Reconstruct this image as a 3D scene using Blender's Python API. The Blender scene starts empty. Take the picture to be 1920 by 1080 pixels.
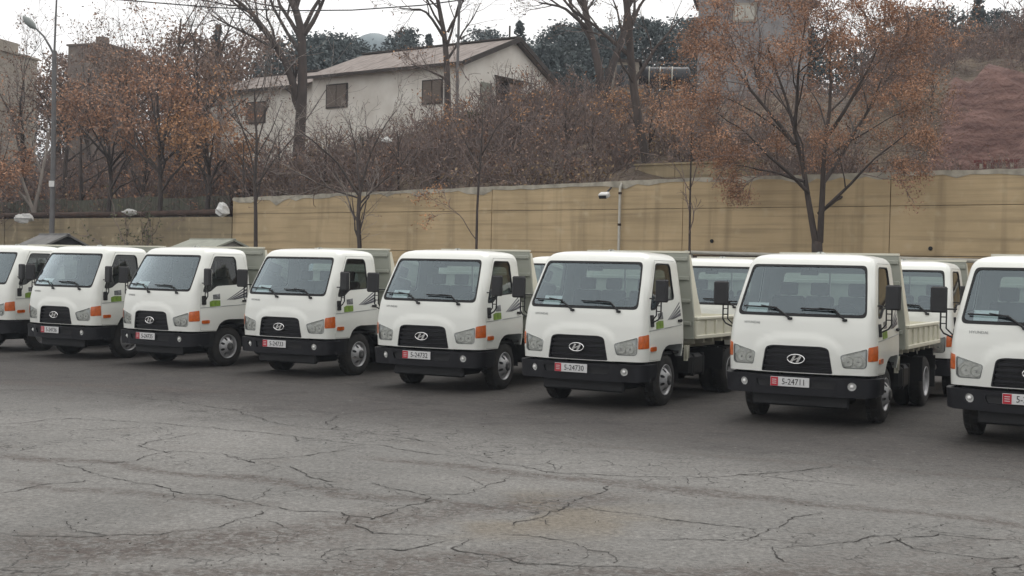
import bpy, bmesh, math, random
import numpy as np
from mathutils import Vector, Matrix, noise as mnoise
from mathutils.geometry import delaunay_2d_cdt

scene = bpy.context.scene
COL = scene.collection
random.seed(7); np.random.seed(7)
R = math.radians

# ------------------------------------------------------------------ camera, sky, sun, exposure
CAM_H, PITCH, ROLL, FOC = 1.933, 0.012138, R(1.29), 2419.3
cam = bpy.data.cameras.new('camera'); camo = bpy.data.objects.new('camera', cam); COL.objects.link(camo)
cam.sensor_width = 36.0; cam.lens = FOC / 1920 * 36; cam.clip_end = 3000; cam.clip_start = 0.05
_c, _s, _cr, _sr = math.cos(PITCH), math.sin(PITCH), math.cos(ROLL), math.sin(ROLL)
_f = Vector((0, _c, -_s)); _u = Vector((0, _s, _c)); _r = Vector((1, 0, 0))
_right = _r * _cr + _u * _sr; _up = _u * _cr - _r * _sr
M = Matrix((( _right.x, _up.x, -_f.x, 0), (_right.y, _up.y, -_f.y, 0), (_right.z, _up.z, -_f.z, CAM_H), (0, 0, 0, 1)))
camo.matrix_world = M
scene.camera = camo
def at(px, py, Y):
    """photo pixel (1920x1080) -> the point on that ray at distance Y along world +y"""
    d = _right * ((px - 960) / FOC) - _up * ((py - 540) / FOC) + _f
    k = Y / d.y
    return Vector((d.x * k, Y, CAM_H + d.z * k))
def at_ground(px, py, z=0.0):
    d = _right * ((px - 960) / FOC) - _up * ((py - 540) / FOC) + _f
    k = (z - CAM_H) / d.z
    return Vector((d.x * k, d.y * k, z))

SUN_EL, SUN_ROT = R(62), R(25)
world = bpy.data.worlds.new('World'); scene.world = world; world.use_nodes = True
nt = world.node_tree; N = nt.nodes; L = nt.links
for n in list(N): N.remove(n)
out = N.new('ShaderNodeOutputWorld'); bg = N.new('ShaderNodeBackground'); bg.inputs['Strength'].default_value = 0.12
sky = N.new('ShaderNodeTexSky'); sky.sky_type = 'NISHITA'; sky.sun_disc = False
sky.sun_elevation = SUN_EL; sky.sun_rotation = SUN_ROT; sky.dust_density = 4.0; sky.air_density = 1.5
hs = N.new('ShaderNodeHueSaturation'); hs.inputs['Saturation'].default_value = 0.15; hs.inputs['Value'].default_value = 0.35
# the closed cloud deck: an even grey-white layer in front of the blue, a touch uneven
tc = N.new('ShaderNodeTexCoord'); nz = N.new('ShaderNodeTexNoise'); nz.inputs['Scale'].default_value = 2.2; nz.inputs['Detail'].default_value = 4
rp = N.new('ShaderNodeValToRGB'); rp.color_ramp.elements[0].position = .3; rp.color_ramp.elements[1].position = .75
rp.color_ramp.elements[0].color = (10.9, 10.8, 10.65, 1); rp.color_ramp.elements[1].color = (12.3, 12.2, 12.05, 1)
mx = N.new('ShaderNodeMix'); mx.data_type = 'RGBA'; mx.inputs[0].default_value = 0.86
L.new(tc.outputs['Generated'], nz.inputs['Vector']); L.new(nz.outputs['Fac'], rp.inputs['Fac'])
L.new(sky.outputs[0], hs.inputs['Color']); L.new(hs.outputs[0], mx.inputs[6]); L.new(rp.outputs[0], mx.inputs[7])
L.new(mx.outputs[2], bg.inputs['Color']); L.new(bg.outputs[0], out.inputs[0])
sun = bpy.data.lights.new('sun', 'SUN'); sun.energy = 1.1; sun.angle = R(40); sun.color = (1, .97, .93)
suno = bpy.data.objects.new('sun', sun); COL.objects.link(suno)
az = SUN_ROT   # sky sun_rotation is measured clockwise from +y
sd = Vector((math.sin(az) * math.cos(SUN_EL), math.cos(az) * math.cos(SUN_EL), math.sin(SUN_EL)))
suno.rotation_euler = sd.to_track_quat('Z', 'Y').to_euler()
vs = scene.view_settings; vs.view_transform = 'Standard'; vs.look = 'None'; vs.exposure = 0.0; vs.gamma = 1; vs.use_curve_mapping = False
scene.cycles.max_bounces = 8; scene.cycles.transparent_max_bounces = 16

# ------------------------------------------------------------------ helpers: materials
def mat(name, col, rough=.6, var=0.0, scale=6.0, bump=0.0, bscale=None, metal=0.0, coat=0.0, col2=None, detail=5, spec=0.5, stretch=None, island=0.0):
    """procedural: colour drifts between col and col2 (or a darker col) with noise; optional fine relief"""
    m = bpy.data.materials.new(name); m.use_nodes = True
    t = m.node_tree; b = t.nodes['Principled BSDF']
    b.inputs['Roughness'].default_value = rough; b.inputs['Metallic'].default_value = metal
    b.inputs['Coat Weight'].default_value = coat; b.inputs['Coat Roughness'].default_value = .08
    b.inputs['Specular IOR Level'].default_value = spec
    co = t.nodes.new('ShaderNodeTexCoord'); src = co.outputs['Object']
    if stretch:
        mp = t.nodes.new('ShaderNodeMapping'); mp.inputs['Scale'].default_value = stretch
        t.links.new(src, mp.inputs['Vector']); src = mp.outputs[0]
    c1 = tuple(col) + (1,)
    c2 = tuple(col2) + (1,) if col2 else tuple(c * (1 - var) for c in col) + (1,)
    if var > 0 or col2:
        n = t.nodes.new('ShaderNodeTexNoise'); n.inputs['Scale'].default_value = scale; n.inputs['Detail'].default_value = detail
        r = t.nodes.new('ShaderNodeValToRGB'); r.color_ramp.elements[0].position = .34; r.color_ramp.elements[1].position = .66
        r.color_ramp.elements[0].color = c2; r.color_ramp.elements[1].color = c1
        t.links.new(src, n.inputs['Vector']); t.links.new(n.outputs['Fac'], r.inputs['Fac'])
        colout = r.outputs[0]
        if island > 0:      # each leaf or twig its own shade
            g = t.nodes.new('ShaderNodeNewGeometry'); mm = t.nodes.new('ShaderNodeMapRange')
            mm.inputs['To Min'].default_value = 1 - island; mm.inputs['To Max'].default_value = 1 + island
            hsv = t.nodes.new('ShaderNodeHueSaturation')
            t.links.new(g.outputs['Random Per Island'], mm.inputs['Value']); t.links.new(mm.outputs[0], hsv.inputs['Value'])
            t.links.new(colout, hsv.inputs['Color']); colout = hsv.outputs[0]
        t.links.new(colout, b.inputs['Base Color'])
    else:
        b.inputs['Base Color'].default_value = c1
    if bump > 0:
        n2 = t.nodes.new('ShaderNodeTexNoise'); n2.inputs['Scale'].default_value = bscale or scale * 6; n2.inputs['Detail'].default_value = 6
        bp = t.nodes.new('ShaderNodeBump'); bp.inputs['Strength'].default_value = bump; bp.inputs['Distance'].default_value = .02
        t.links.new(src, n2.inputs['Vector']); t.links.new(n2.outputs['Fac'], bp.inputs['Height']); t.links.new(bp.outputs[0], b.inputs['Normal'])
    return m
def glass_mat(name, tint, refl_boost=1.0, rough=0.02, gcol=(.95, .97, .97)):
    m = bpy.data.materials.new(name); m.use_nodes = True; t = m.node_tree
    for n in list(t.nodes): t.nodes.remove(n)
    o = t.nodes.new('ShaderNodeOutputMaterial'); mix = t.nodes.new('ShaderNodeMixShader')
    tr = t.nodes.new('ShaderNodeBsdfTransparent'); tr.inputs[0].default_value = tuple(tint) + (1,)
    gl = t.nodes.new('ShaderNodeBsdfGlossy'); gl.inputs['Roughness'].default_value = rough; gl.inputs['Color'].default_value = tuple(gcol) + (1,)
    fr = t.nodes.new('ShaderNodeFresnel'); fr.inputs['IOR'].default_value = 1.5
    ml = t.nodes.new('ShaderNodeMath'); ml.operation = 'MULTIPLY'; ml.inputs[1].default_value = refl_boost; ml.use_clamp = True
    t.links.new(fr.outputs[0], ml.inputs[0]); t.links.new(ml.outputs[0], mix.inputs[0])
    t.links.new(tr.outputs[0], mix.inputs[1]); t.links.new(gl.outputs[0], mix.inputs[2]); t.links.new(mix.outputs[0], o.inputs[0])
    return m

MT = {}
MT['paint'] = mat('white_truck_paint', (.745, .755, .71), rough=.32, var=.035, scale=2.0, coat=.4)
MT['inner'] = mat('cab_lining', (.30, .31, .30), rough=.8)
MT['dark_trim'] = mat('dark_trim', (.016, .016, .018), rough=.6, var=.25, scale=9)
MT['bumper'] = mat('bumper_plastic', (.013, .013, .016), rough=.5, var=.2, scale=5, spec=.3)
MT['rubber'] = mat('rubber', (.012, .012, .013), rough=.75)
MT['tyre'] = mat('tyre_rubber', (.013, .013, .013), rough=.85, var=.5, scale=7, col2=(.03, .027, .024), bump=.2)
MT['rim'] = mat('silver_rim_paint', (.50, .50, .51), rough=.38, metal=.35, var=.25, scale=8)
MT['hub'] = mat('hub_metal', (.07, .07, .07), rough=.5, metal=.3)
MT['chassis'] = mat('chassis_black', (.012, .012, .013), rough=.6, var=.4, scale=6)
MT['bed'] = mat('cream_bed_paint', (.66, .64, .53), rough=.42, var=.08, scale=2.5, coat=.15)
MT['bed_grey'] = mat('grey_green_headboard', (.30, .31, .265), rough=.5, var=.12, scale=2.5)  # headboard front and ribs, darker and greyer than the cream bed
MT['chrome'] = mat('chrome', (.78, .78, .78), rough=.14, metal=1)
MT['reflector'] = mat('lamp_reflector', (.95, .95, .92), rough=.2, metal=.03, var=.22, scale=26)
MT['orange'] = mat('orange_lens', (.62, .125, .018), rough=.2, coat=.6, var=.3, scale=20)
MT['redlens'] = mat('red_lens', (.45, .02, .015), rough=.2, coat=.6)
MT['seat'] = mat('seat_fabric', (.045, .048, .055), rough=.9, var=.3, scale=12)
MT['dash'] = mat('dashboard_plastic', (.10, .105, .11), rough=.7, var=.2, scale=6)
MT['ws'] = glass_mat('windscreen_glass', (.78, .90, .90), 3.4, .03, (.80, .93, 1.0))
MT['rearglass'] = glass_mat('rear_glass', (.82, .92, .90), 1.2, .03)
MT['sideglass'] = glass_mat('side_glass', (.50, .54, .54), 1.2, .02)
MT['lens'] = glass_mat('clear_lens', (.93, .94, .93), 1.2, .03)
MT['plate'] = mat('plate_white', (.62, .62, .62), rough=.5, var=.1, scale=20)
MT['plate_red'] = mat('plate_red', (.42, .015, .03), rough=.5)
MT['ink'] = mat('plate_ink', (.01, .01, .01), rough=.6)
MT['badge'] = mat('badge_grey', (.30, .31, .31), rough=.4)
MT['green_sticker'] = mat('green_sticker', (.20, .33, .035), rough=.4, var=.5, scale=14)
MT['grey_sticker'] = mat('grey_sticker', (.17, .175, .18), rough=.4, var=.6, scale=30)
MT['slash'] = mat('slash_decal', (.055, .055, .075), rough=.4)
MT['paper'] = mat('paper', (.88, .90, .90), rough=.9, var=.1, scale=30)
MT['underside'] = mat('underbody', (.01, .01, .01), rough=.9)
MT['pole'] = mat('grey_pole', (.13, .125, .125), rough=.6, var=.25, scale=3)

# ------------------------------------------------------------------ helpers: meshes and objects
def link(name, me, parent=None):
    o = bpy.data.objects.new(name, me); COL.objects.link(o)
    if parent: o.parent = parent
    return o
def tag(o, label=None, cat=None, group=None, kind=None):
    if label: o['label'] = label
    if cat: o['category'] = cat
    if group: o['group'] = group
    if kind: o['kind'] = kind
    return o
def empty(name, loc, rz=0.0):
    o = bpy.data.objects.new(name, None); COL.objects.link(o); o.location = loc; o.rotation_euler = (0, 0, rz); o.empty_display_size = .2
    return o
def copy_tree(o, parent=None):
    c = o.copy(); COL.objects.link(c)
    if parent: c.parent = parent
    for ch in list(o.children): copy_tree(ch, c)
    return c

class MB:
    """collects shapes, then builds ONE mesh object"""
    def __init__(s): s.v = []; s.f = []; s.m = []; s.sm = []; s.n = 0
    def add(s, verts, faces, mi=0, smooth=False):
        b = s.n; s.v.extend([tuple(p) for p in verts]); s.n += len(verts)
        for f in faces: s.f.append(tuple(b + i for i in f)); s.m.append(mi); s.sm.append(smooth)
    def box(s, c, d, rot=None, mi=0, bev=0.0):
        x, y, z = d[0] / 2, d[1] / 2, d[2] / 2; c = Vector(c)
        if bev <= 0:
            vs = [Vector((a, b, e)) for a in (-x, x) for b in (-y, y) for e in (-z, z)]
            fs = [(0, 1, 3, 2), (4, 6, 7, 5), (0, 4, 5, 1), (2, 3, 7, 6), (0, 2, 6, 4), (1, 5, 7, 3)]
        else:
            b = min(bev, x * .49, y * .49, z * .49); bm = bmesh.new()
            for sx in (-1, 1):
                for sy in (-1, 1):
                    for sz in (-1, 1):
                        bm.verts.new((sx * x, sy * (y - b), sz * (z - b))); bm.verts.new((sx * (x - b), sy * y, sz * (z - b))); bm.verts.new((sx * (x - b), sy * (y - b), sz * z))
            bmesh.ops.convex_hull(bm, input=bm.verts); bm.verts.index_update()
            vs = [v.co.copy() for v in bm.verts]; fs = [[v.index for v in f.verts] for f in bm.faces]; bm.free()
        if rot is not None: vs = [rot @ v for v in vs]
        s.add([v + c for v in vs], fs, mi)
    def tube(s, pts, r, n=8, mi=0, caps=True):
        pts = [Vector(p) for p in pts]; k = len(pts); rr = r if hasattr(r, '__len__') else [r] * k
        ref = None; rings = []
        for i, p in enumerate(pts):
            t = (pts[min(i + 1, k - 1)] - pts[max(i - 1, 0)]).normalized()
            if ref is None:
                ref = t.cross(Vector((0, 0, 1)))
                if ref.length < .05: ref = t.cross(Vector((1, 0, 0)))
            ref = (ref - t * ref.dot(t)).normalized(); q = t.cross(ref)
            rings.append([p + (ref * math.cos(2 * math.pi * j / n) + q * math.sin(2 * math.pi * j / n)) * rr[i] for j in range(n)])
        vs = [v for ring in rings for v in ring]; fs = []
        for i in range(k - 1):
            for j in range(n): fs.append((i * n + j, i * n + (j + 1) % n, (i + 1) * n + (j + 1) % n, (i + 1) * n + j))
        s.add(vs, fs, mi, True)
        if caps:
            s.add(rings[0], [tuple(range(n))[::-1]], mi); s.add(rings[-1], [tuple(range(n))], mi)
    def lathe_x(s, prof, c=(0, 0, 0), n=28, mi=0, smooth=True):
        """prof: (x, radius) pairs turned about the x axis"""
        vs = []; k = len(prof)
        for j in range(n):
            a = 2 * math.pi * j / n
            for (x, r) in prof: vs.append((c[0] + x, c[1] + r * math.cos(a), c[2] + r * math.sin(a)))
        fs = [(j * k + i, j * k + i + 1, ((j + 1) % n) * k + i + 1, ((j + 1) % n) * k + i) for j in range(n) for i in range(k - 1)]
        s.add(vs, fs, mi, smooth)
    def prism(s, poly, z0, z1, mi=0, axes='xy'):
        """poly in two axes, extruded along the third from z0 to z1"""
        def P(a, b, c): return {'xy': (a, b, c), 'xz': (a, c, b), 'yz': (c, a, b)}[axes]
        n = len(poly); vs = [P(a, b, z0) for a, b in poly] + [P(a, b, z1) for a, b in poly]
        fs = [tuple(range(n))[::-1], tuple(range(n, 2 * n))] + [(i, (i + 1) % n, n + (i + 1) % n, n + i) for i in range(n)]
        s.add(vs, fs, mi)
    def sphere(s, c, r, n=12, m=8, mi=0, sc=(1, 1, 1)):
        vs = []; fs = []
        for i in range(m + 1):
            th = math.pi * i / m
            for j in range(n):
                a = 2 * math.pi * j / n
                vs.append((c[0] + r * sc[0] * math.sin(th) * math.cos(a), c[1] + r * sc[1] * math.sin(th) * math.sin(a), c[2] + r * sc[2] * math.cos(th)))
        for i in range(m):
            for j in range(n): fs.append((i * n + j, (i + 1) * n + j, (i + 1) * n + (j + 1) % n, i * n + (j + 1) % n))
        s.add(vs, fs, mi, True)
    def mesh(s, name, mats):
        me = bpy.data.meshes.new(name); me.from_pydata(s.v, [], s.f)
        for m in (mats if isinstance(mats, (list, tuple)) else [mats]): me.materials.append(m)
        me.polygons.foreach_set('material_index', s.m); me.polygons.foreach_set('use_smooth', s.sm)
        me.validate(); me.update(); return me
    def build(s, name, mats, parent=None, recalc=True):
        me = s.mesh(name, mats)
        if recalc:
            bm = bmesh.new(); bm.from_mesh(me); bmesh.ops.recalc_face_normals(bm, faces=bm.faces); bm.to_mesh(me); bm.free()
        return link(name, me, parent)

def np_mesh(name, V, F, mats, mi=None, smooth=False):
    """V (n,3) array; F (m,k) array of equal-size faces"""
    me = bpy.data.meshes.new(name); V = np.asarray(V, np.float32); F = np.asarray(F, np.int32); k = F.shape[1]
    me.vertices.add(len(V)); me.vertices.foreach_set('co', V.ravel())
    me.loops.add(F.size); me.loops.foreach_set('vertex_index', F.ravel())
    me.polygons.add(len(F)); me.polygons.foreach_set('loop_start', np.arange(0, F.size, k, dtype=np.int32))
    for m in (mats if isinstance(mats, (list, tuple)) else [mats]): me.materials.append(m)
    if mi is not None: me.polygons.foreach_set('material_index', np.asarray(mi, np.int32))
    if smooth: me.polygons.foreach_set('use_smooth', np.ones(len(F), bool))
    me.update(calc_edges=True); me.validate(); return me

# ------------------------------------------------------------------ flat triangulation with holes
def inside(P, poly):
    P = np.asarray(P); poly = np.asarray(poly); x, y = P[:, 0], P[:, 1]; r = np.zeros(len(P), bool)
    for (x0, y0), (x1, y1) in zip(poly, np.roll(poly, -1, 0)):
        c = (y0 > y) != (y1 > y)
        with np.errstate(divide='ignore', invalid='ignore'):
            r ^= c & (x < (x1 - x0) * (y - y0) / (y1 - y0 + 1e-30) + x0)
    return r
def resample(poly, step):
    o = []
    for a, b in zip(poly, poly[1:] + poly[:1]):
        n = max(1, int(math.ceil(math.hypot(b[0] - a[0], b[1] - a[1]) / step)))
        o += [(a[0] + (b[0] - a[0]) * i / n, a[1] + (b[1] - a[1]) * i / n) for i in range(n)]
    return o
def rounded(poly, r, n=4):
    o = []
    k = len(poly)
    for i in range(k):
        p = Vector(poly[i]); a = Vector(poly[i - 1]); b = Vector(poly[(i + 1) % k])
        rr = min(r if not hasattr(r, '__len__') else r[i], (a - p).length * .48, (b - p).length * .48)
        s = p + (a - p).normalized() * rr; e = p + (b - p).normalized() * rr
        for j in range(n + 1):
            t = j / n; q = s * (1 - t) ** 2 + p * 2 * t * (1 - t) + e * t * t; o.append((q.x, q.y))
    return o
def tri2d(outer, holes=(), step=.05):
    loops = [resample(list(outer), step)] + [resample(list(h), step) for h in holes]
    vs = []; es = []
    for lp in loops:
        b = len(vs); vs += lp; es += [(b + i, b + (i + 1) % len(lp)) for i in range(len(lp))]
    B = np.array(vs); lo = B.min(0); hi = B.max(0)
    gx = np.arange(lo[0] + step / 2, hi[0], step); gy = np.arange(lo[1] + step / 2, hi[1], step)
    G = np.array([(x, y) for x in gx for y in gy]) if len(gx) and len(gy) else np.zeros((0, 2))
    if len(G):
        k = inside(G, loops[0])
        for h in loops[1:]: k &= ~inside(G, h)
        G = G[k]
        if len(G):
            d = np.min(np.linalg.norm(G[:, None, :] - B[None, :, :], axis=2), axis=1); G = G[d > .45 * step]
        vs += [tuple(g) for g in G]
    rv, re, rf, *_ = delaunay_2d_cdt([Vector(v) for v in vs], es, [], 0, 1e-7)
    V = np.array([(v.x, v.y) for v in rv]); F = np.array([list(f) for f in rf if len(f) == 3])
    C = V[F].mean(1); k = inside(C, loops[0])
    for h in loops[1:]: k &= ~inside(C, h)
    return V, F[k]
def boundary_edges(F):
    d = {}
    for f in F:
        for a, b in ((f[0], f[1]), (f[1], f[2]), (f[2], f[0])): d[(a, b)] = 1
    return [e for e in d if (e[1], e[0]) not in d]

# ================================================================== THE TRUCK
# the cab's skin is one smooth surface S(p, z): p runs round the cab (front centre 0, corner .84-1.10, side to 2.40, rear to 3.30), z climbs and then folds onto the roof
ZK = np.array([.30, .69, .85, 1.00, 1.20, 1.38, 1.50, 1.80, 2.12, 2.18, 2.24, 2.29, 2.37, 2.52, 2.78, 3.00])
ZZ = np.array([.30, .69, .85, 1.00, 1.20, 1.38, 1.50, 1.80, 2.12, 2.175, 2.222, 2.247, 2.266, 2.281, 2.289, 2.29])
HW = np.array([.965, .985, .990, .992, .985, .966, .950, .905, .858, .838, .797, .745, .66, .51, .27, .02])
YF = np.array([.02, .00, -.012, -.015, -.005, .02, .06, .225, .405, .445, .505, .565, .65, .79, .98, 1.06])
YR = np.array([1.62, 1.62, 1.62, 1.62, 1.62, 1.62, 1.62, 1.615, 1.60, 1.595, 1.575, 1.545, 1.48, 1.36, 1.17, 1.08])
BW = np.array([.09, .085, .085, .085, .09, .10, .105, .105, .10, .10, .09, .08, .06, .05, .03, .0])
RX = np.array([.15, .15, .15, .15, .145, .13, .12, .105, .10, .10, .10, .10, .10, .12, .1, .01])
RY = np.array([.19, .19, .19, .19, .185, .17, .16, .15, .15, .15, .14, .14, .13, .12, .08, .005])
def kz(z): return [np.interp(z, ZK, A) for A in (ZZ, HW, YF, YR, BW, RX, RY)]
def brow(x, z):
    """the raised arch pressed into the panel around the grille"""
    cx = np.abs(x) / .60; cz = np.maximum(z - .80, 0) / .385
    d = (cx ** 3.2 + cz ** 3.2) ** (1 / 3.2)
    t = np.clip((1.03 - d) / .10, 0, 1); return .026 * t * t * (3 - 2 * t) * (z < 1.3)
def S0(p, z):
    p = np.asarray(p, float); z = np.asarray(z, float)
    zz, hw, yf, yr, bw, rx, ry = kz(z); sg = np.sign(p); a = np.abs(p); xc = hw - rx
    x = np.zeros_like(a); y = np.zeros_like(a)
    k = a <= .84; t = np.clip(a / .84, 0, 1); xf = t * xc; yfr = yf + bw * t ** 2.2 - brow(xf, zz)
    x = np.where(k, xf, x); y = np.where(k, yfr, y)
    th = np.clip((a - .84) / .26, 0, 1) * math.pi / 2
    k = (a > .84) & (a <= 1.10)
    x = np.where(k, xc + rx * np.sin(th), x); y = np.where(k, yf + bw + ry * (1 - np.cos(th)) + .03 * np.sin(th) * 0, y)
    k = (a > 1.10) & (a <= 2.40); t = np.clip((a - 1.10) / 1.30, 0, 1); ys = yf + bw + ry
    x = np.where(k, hw + .012 * np.sin(t * math.pi), x); y = np.where(k, ys + (yr - ys) * t, y)
    k = a > 2.40; t = np.clip((a - 2.40) / .90, 0, 1); e = np.clip((a - 2.40) / .08, 0, 1)
    x = np.where(k, hw * (1 - t), x); y = np.where(k, yr + .02 * e, y)
    return np.stack([x * sg + 0 * z, y, zz], -1)
def S(p, z, off=0.0):
    p = np.asarray(p, float); z = np.asarray(z, float); e = 4e-3
    du = S0(p + e, z) - S0(p - e, z); dv = S0(p, np.minimum(z + e, 2.99)) - S0(p, z - e)
    n = np.cross(du, dv); n /= np.linalg.norm(n, axis=-1, keepdims=True) + 1e-12
    return S0(p, z) + n * off, n
def fx(x, z):
    zz, hw, yf, yr, bw, rx, ry = kz(z); a = abs(x); xc = hw - rx
    q = a / xc * .84 if a <= xc else .84 + .26 * math.asin(min(1, (a - xc) / rx)) / (math.pi / 2)
    return math.copysign(q, x)
def sy(y, z):
    zz, hw, yf, yr, bw, rx, ry = kz(z); ys = yf + bw + ry
    if y >= ys: return 1.10 + 1.30 * (y - ys) / (yr - ys)
    c = 1 - (y - yf - bw) / ry
    return .84 + .26 * math.acos(max(-1, min(1, c))) / (math.pi / 2)
def FP(pts): return [(fx(x, z), z) for x, z in pts]
def SP(pts): return [(sy(y, z), z) for y, z in pts]
def mir(poly): return [(-p, z) for p, z in poly][::-1]
def patch(mb, outer, holes=(), off=0.0, thick=.02, step=.05, mi=0, mi_in=None, rim=None):
    V, F = tri2d(outer, holes, step)
    # make the faces look outwards
    A, n = S(V[:, 0], V[:, 1], off)
    nn = np.cross(A[F[:, 1]] - A[F[:, 0]], A[F[:, 2]] - A[F[:, 0]]); fl = np.einsum('ij,ij->i', nn, n[F[:, 0]]) < 0
    F[fl] = F[fl][:, ::-1]
    mb.add(A, [tuple(f) for f in F], mi, True)
    if thick > 0:
        B, _ = S(V[:, 0], V[:, 1], off - thick)
        mb.add(B, [tuple(f[::-1]) for f in F], mi if mi_in is None else mi_in, True)
        for a, b in boundary_edges(F): mb.add([A[a], A[b], B[b], B[a]], [(1, 0, 3, 2)], mi if rim is None else rim)

# outlines on the skin
WS = rounded(FP([(-.868, 1.435), (.868, 1.435), (.775, 2.125), (-.775, 2.125)]), [.09, .09, .085, .085], 6)
WSI = rounded(FP([(-.840, 1.475), (.840, 1.475), (.752, 2.095), (-.752, 2.095)]), [.08, .08, .075, .075], 6)
def door_outline(g=0.0):
    return rounded(SP([(.285 + g, 1.02 + g), (.31 + g, .70 + g), (.705 - g, .70 + g)]) + SP([(.74 - g, .745 + g), (.80, .83 + g), (.90, .885 + g), (1.02, .905 + g), (1.55 - g, .905 + g), (1.55 - g, 1.95), (1.50 - g, 2.165 - g), (.745 + g, 2.165 - g), (.36 + g, 1.50)]), .03, 3)
DOOR, DOORI = door_outline(), door_outline(.006)
WIN = rounded(SP([(.375, 1.425), (.56, 1.435), (.74, 1.545), (1.28, 1.575), (1.32, 1.62), (1.30, 2.06), (1.25, 2.115), (.80, 2.115), (.745, 2.10)]), .045, 4)
WINI = rounded(SP([(.392, 1.443), (.555, 1.452), (.735, 1.563), (1.27, 1.592), (1.303, 1.632), (1.283, 2.05), (1.24, 2.098), (.81, 2.098), (.76, 2.086)]), .04, 4)
HLR = rounded(FP([(.565, .945), (.60, .78), (.86, .78)]) + [(fx(.895, .81), .81)] + FP([(.898, 1.045)]), .03, 3)
TSR = rounded([(fx(.905, .875), .875), (sy(.285, .885), .885), (sy(.27, 1.085), 1.085), (fx(.907, 1.058), 1.058)], .02, 3)
GR = rounded(FP([(-.475, .70), (.475, .70), (.42, 1.025), (.33, 1.05), (-.33, 1.05), (-.42, 1.025)]), [.02, .02, .06, .06, .06, .06], 4)
RW = rounded([(2.62, 1.55), (3.29, 1.55), (3.29, 2.02), (2.62, 2.02)], [.06, .0, .0, .06], 4)

def text_mesh(name, txt, size, material, extrude=.002):
    cu = bpy.data.curves.new(name, 'FONT'); cu.body = txt; cu.size = size; cu.extrude = extrude; cu.align_x = 'CENTER'; cu.align_y = 'CENTER'; cu.resolution_u = 2
    o = bpy.data.objects.new(name, cu); COL.objects.link(o); dg = bpy.context.evaluated_depsgraph_get(); dg.update()
    me = bpy.data.meshes.new_from_object(o.evaluated_get(dg)); me.name = name; bpy.data.objects.remove(o); bpy.data.curves.remove(cu)
    me.materials.clear(); me.materials.append(material); return me

def make_wheel(t, name, x, y, side, rr=.385, w=.20, double=False):
    mb = MB()
    s = side
    mb.lathe_x([(0.0, .0), (.075, .0), (.08, .045), (.07, .075), (.02, .085), (.0, .095)], c=(-.14 if double else 0, 0, 0), n=16)
    h = mb.build(name, MT['hub'], t); h.location = (x, y, rr); h.rotation_euler = (0, 0, 0 if s > 0 else math.pi)
    tm = MB(); r0 = .215
    prof = [(-w, r0), (-w - .005, r0 + .05), (-w, rr - .05), (-w + .02, rr - .015), (-w + .05, rr), (-.05, rr), (-.02, rr - .015), (0.0, rr - .05), (.005, r0 + .05), (-.005, r0), (-w, r0)]
    tm.lathe_x(prof, n=36)
    for j in range(36):          # tread blocks
        a = 2 * math.pi * j / 36
        for dx in (-.155, -.065): tm.box((dx, (rr + .002) * math.cos(a), (rr + .002) * math.sin(a)), (.06, .012, .05), Matrix.Rotation(a, 3, 'X'), 0)
    if double:
        b = len(tm.v); tm.lathe_x([(p - w - .05, q) for p, q in prof], n=36)
    tm.build('tyre', MT['tyre'], h)
    rm = MB()
    # rim: dished disc with hand holes, barrel lip
    n = 40; outer = [(.2 * math.cos(2 * math.pi * i / n), .2 * math.sin(2 * math.pi * i / n)) for i in range(n)]
    holes = []
    for k in range(8):
        a = 2 * math.pi * (k + .5) / 8; c = (.148 * math.cos(a), .148 * math.sin(a))
        holes.append([(c[0] + .030 * math.cos(q) * math.cos(a) - .024 * math.sin(q) * -math.sin(a) * -1, c[1] + .030 * math.cos(q) * math.sin(a) + .024 * math.sin(q) * math.cos(a)) for q in np.linspace(0, 2 * math.pi, 9)[:-1]])
    V, F = tri2d(outer, holes, .03)
    rad = np.hypot(V[:, 0], V[:, 1]); dep = np.interp(rad, [0, .07, .10, .125, .165, .19, .2], [.055, .055, .05, .025, -.01, -.045, -.05]) if not double else np.interp(rad, [0, .07, .1, .13, .17, .2], [-.09, -.09, -.09, -.1, -.06, -.05])
    P3 = np.stack([dep, V[:, 0], V[:, 1]], -1); rm.add(P3, [tuple(f) for f in F], 0, True)
    rm.lathe_x([(-w, .20), (-.05, .20), (-.02, .205), (.002, .218), (.006, .228), (-.004, .232), (-.02, .222)], n=40)
    for k in range(6):
        a = 2 * math.pi * k / 6; rm.lathe_x([(.03, .0), (.075, .0), (.075, .011), (.03, .012)], c=(-.02 if not double else -.17, .082 * math.cos(a), .082 * math.sin(a)), n=6)
    rm.build('rim', MT['rim'], h)
    if double: h.scale = (1, 1, 1)
    return h

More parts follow.
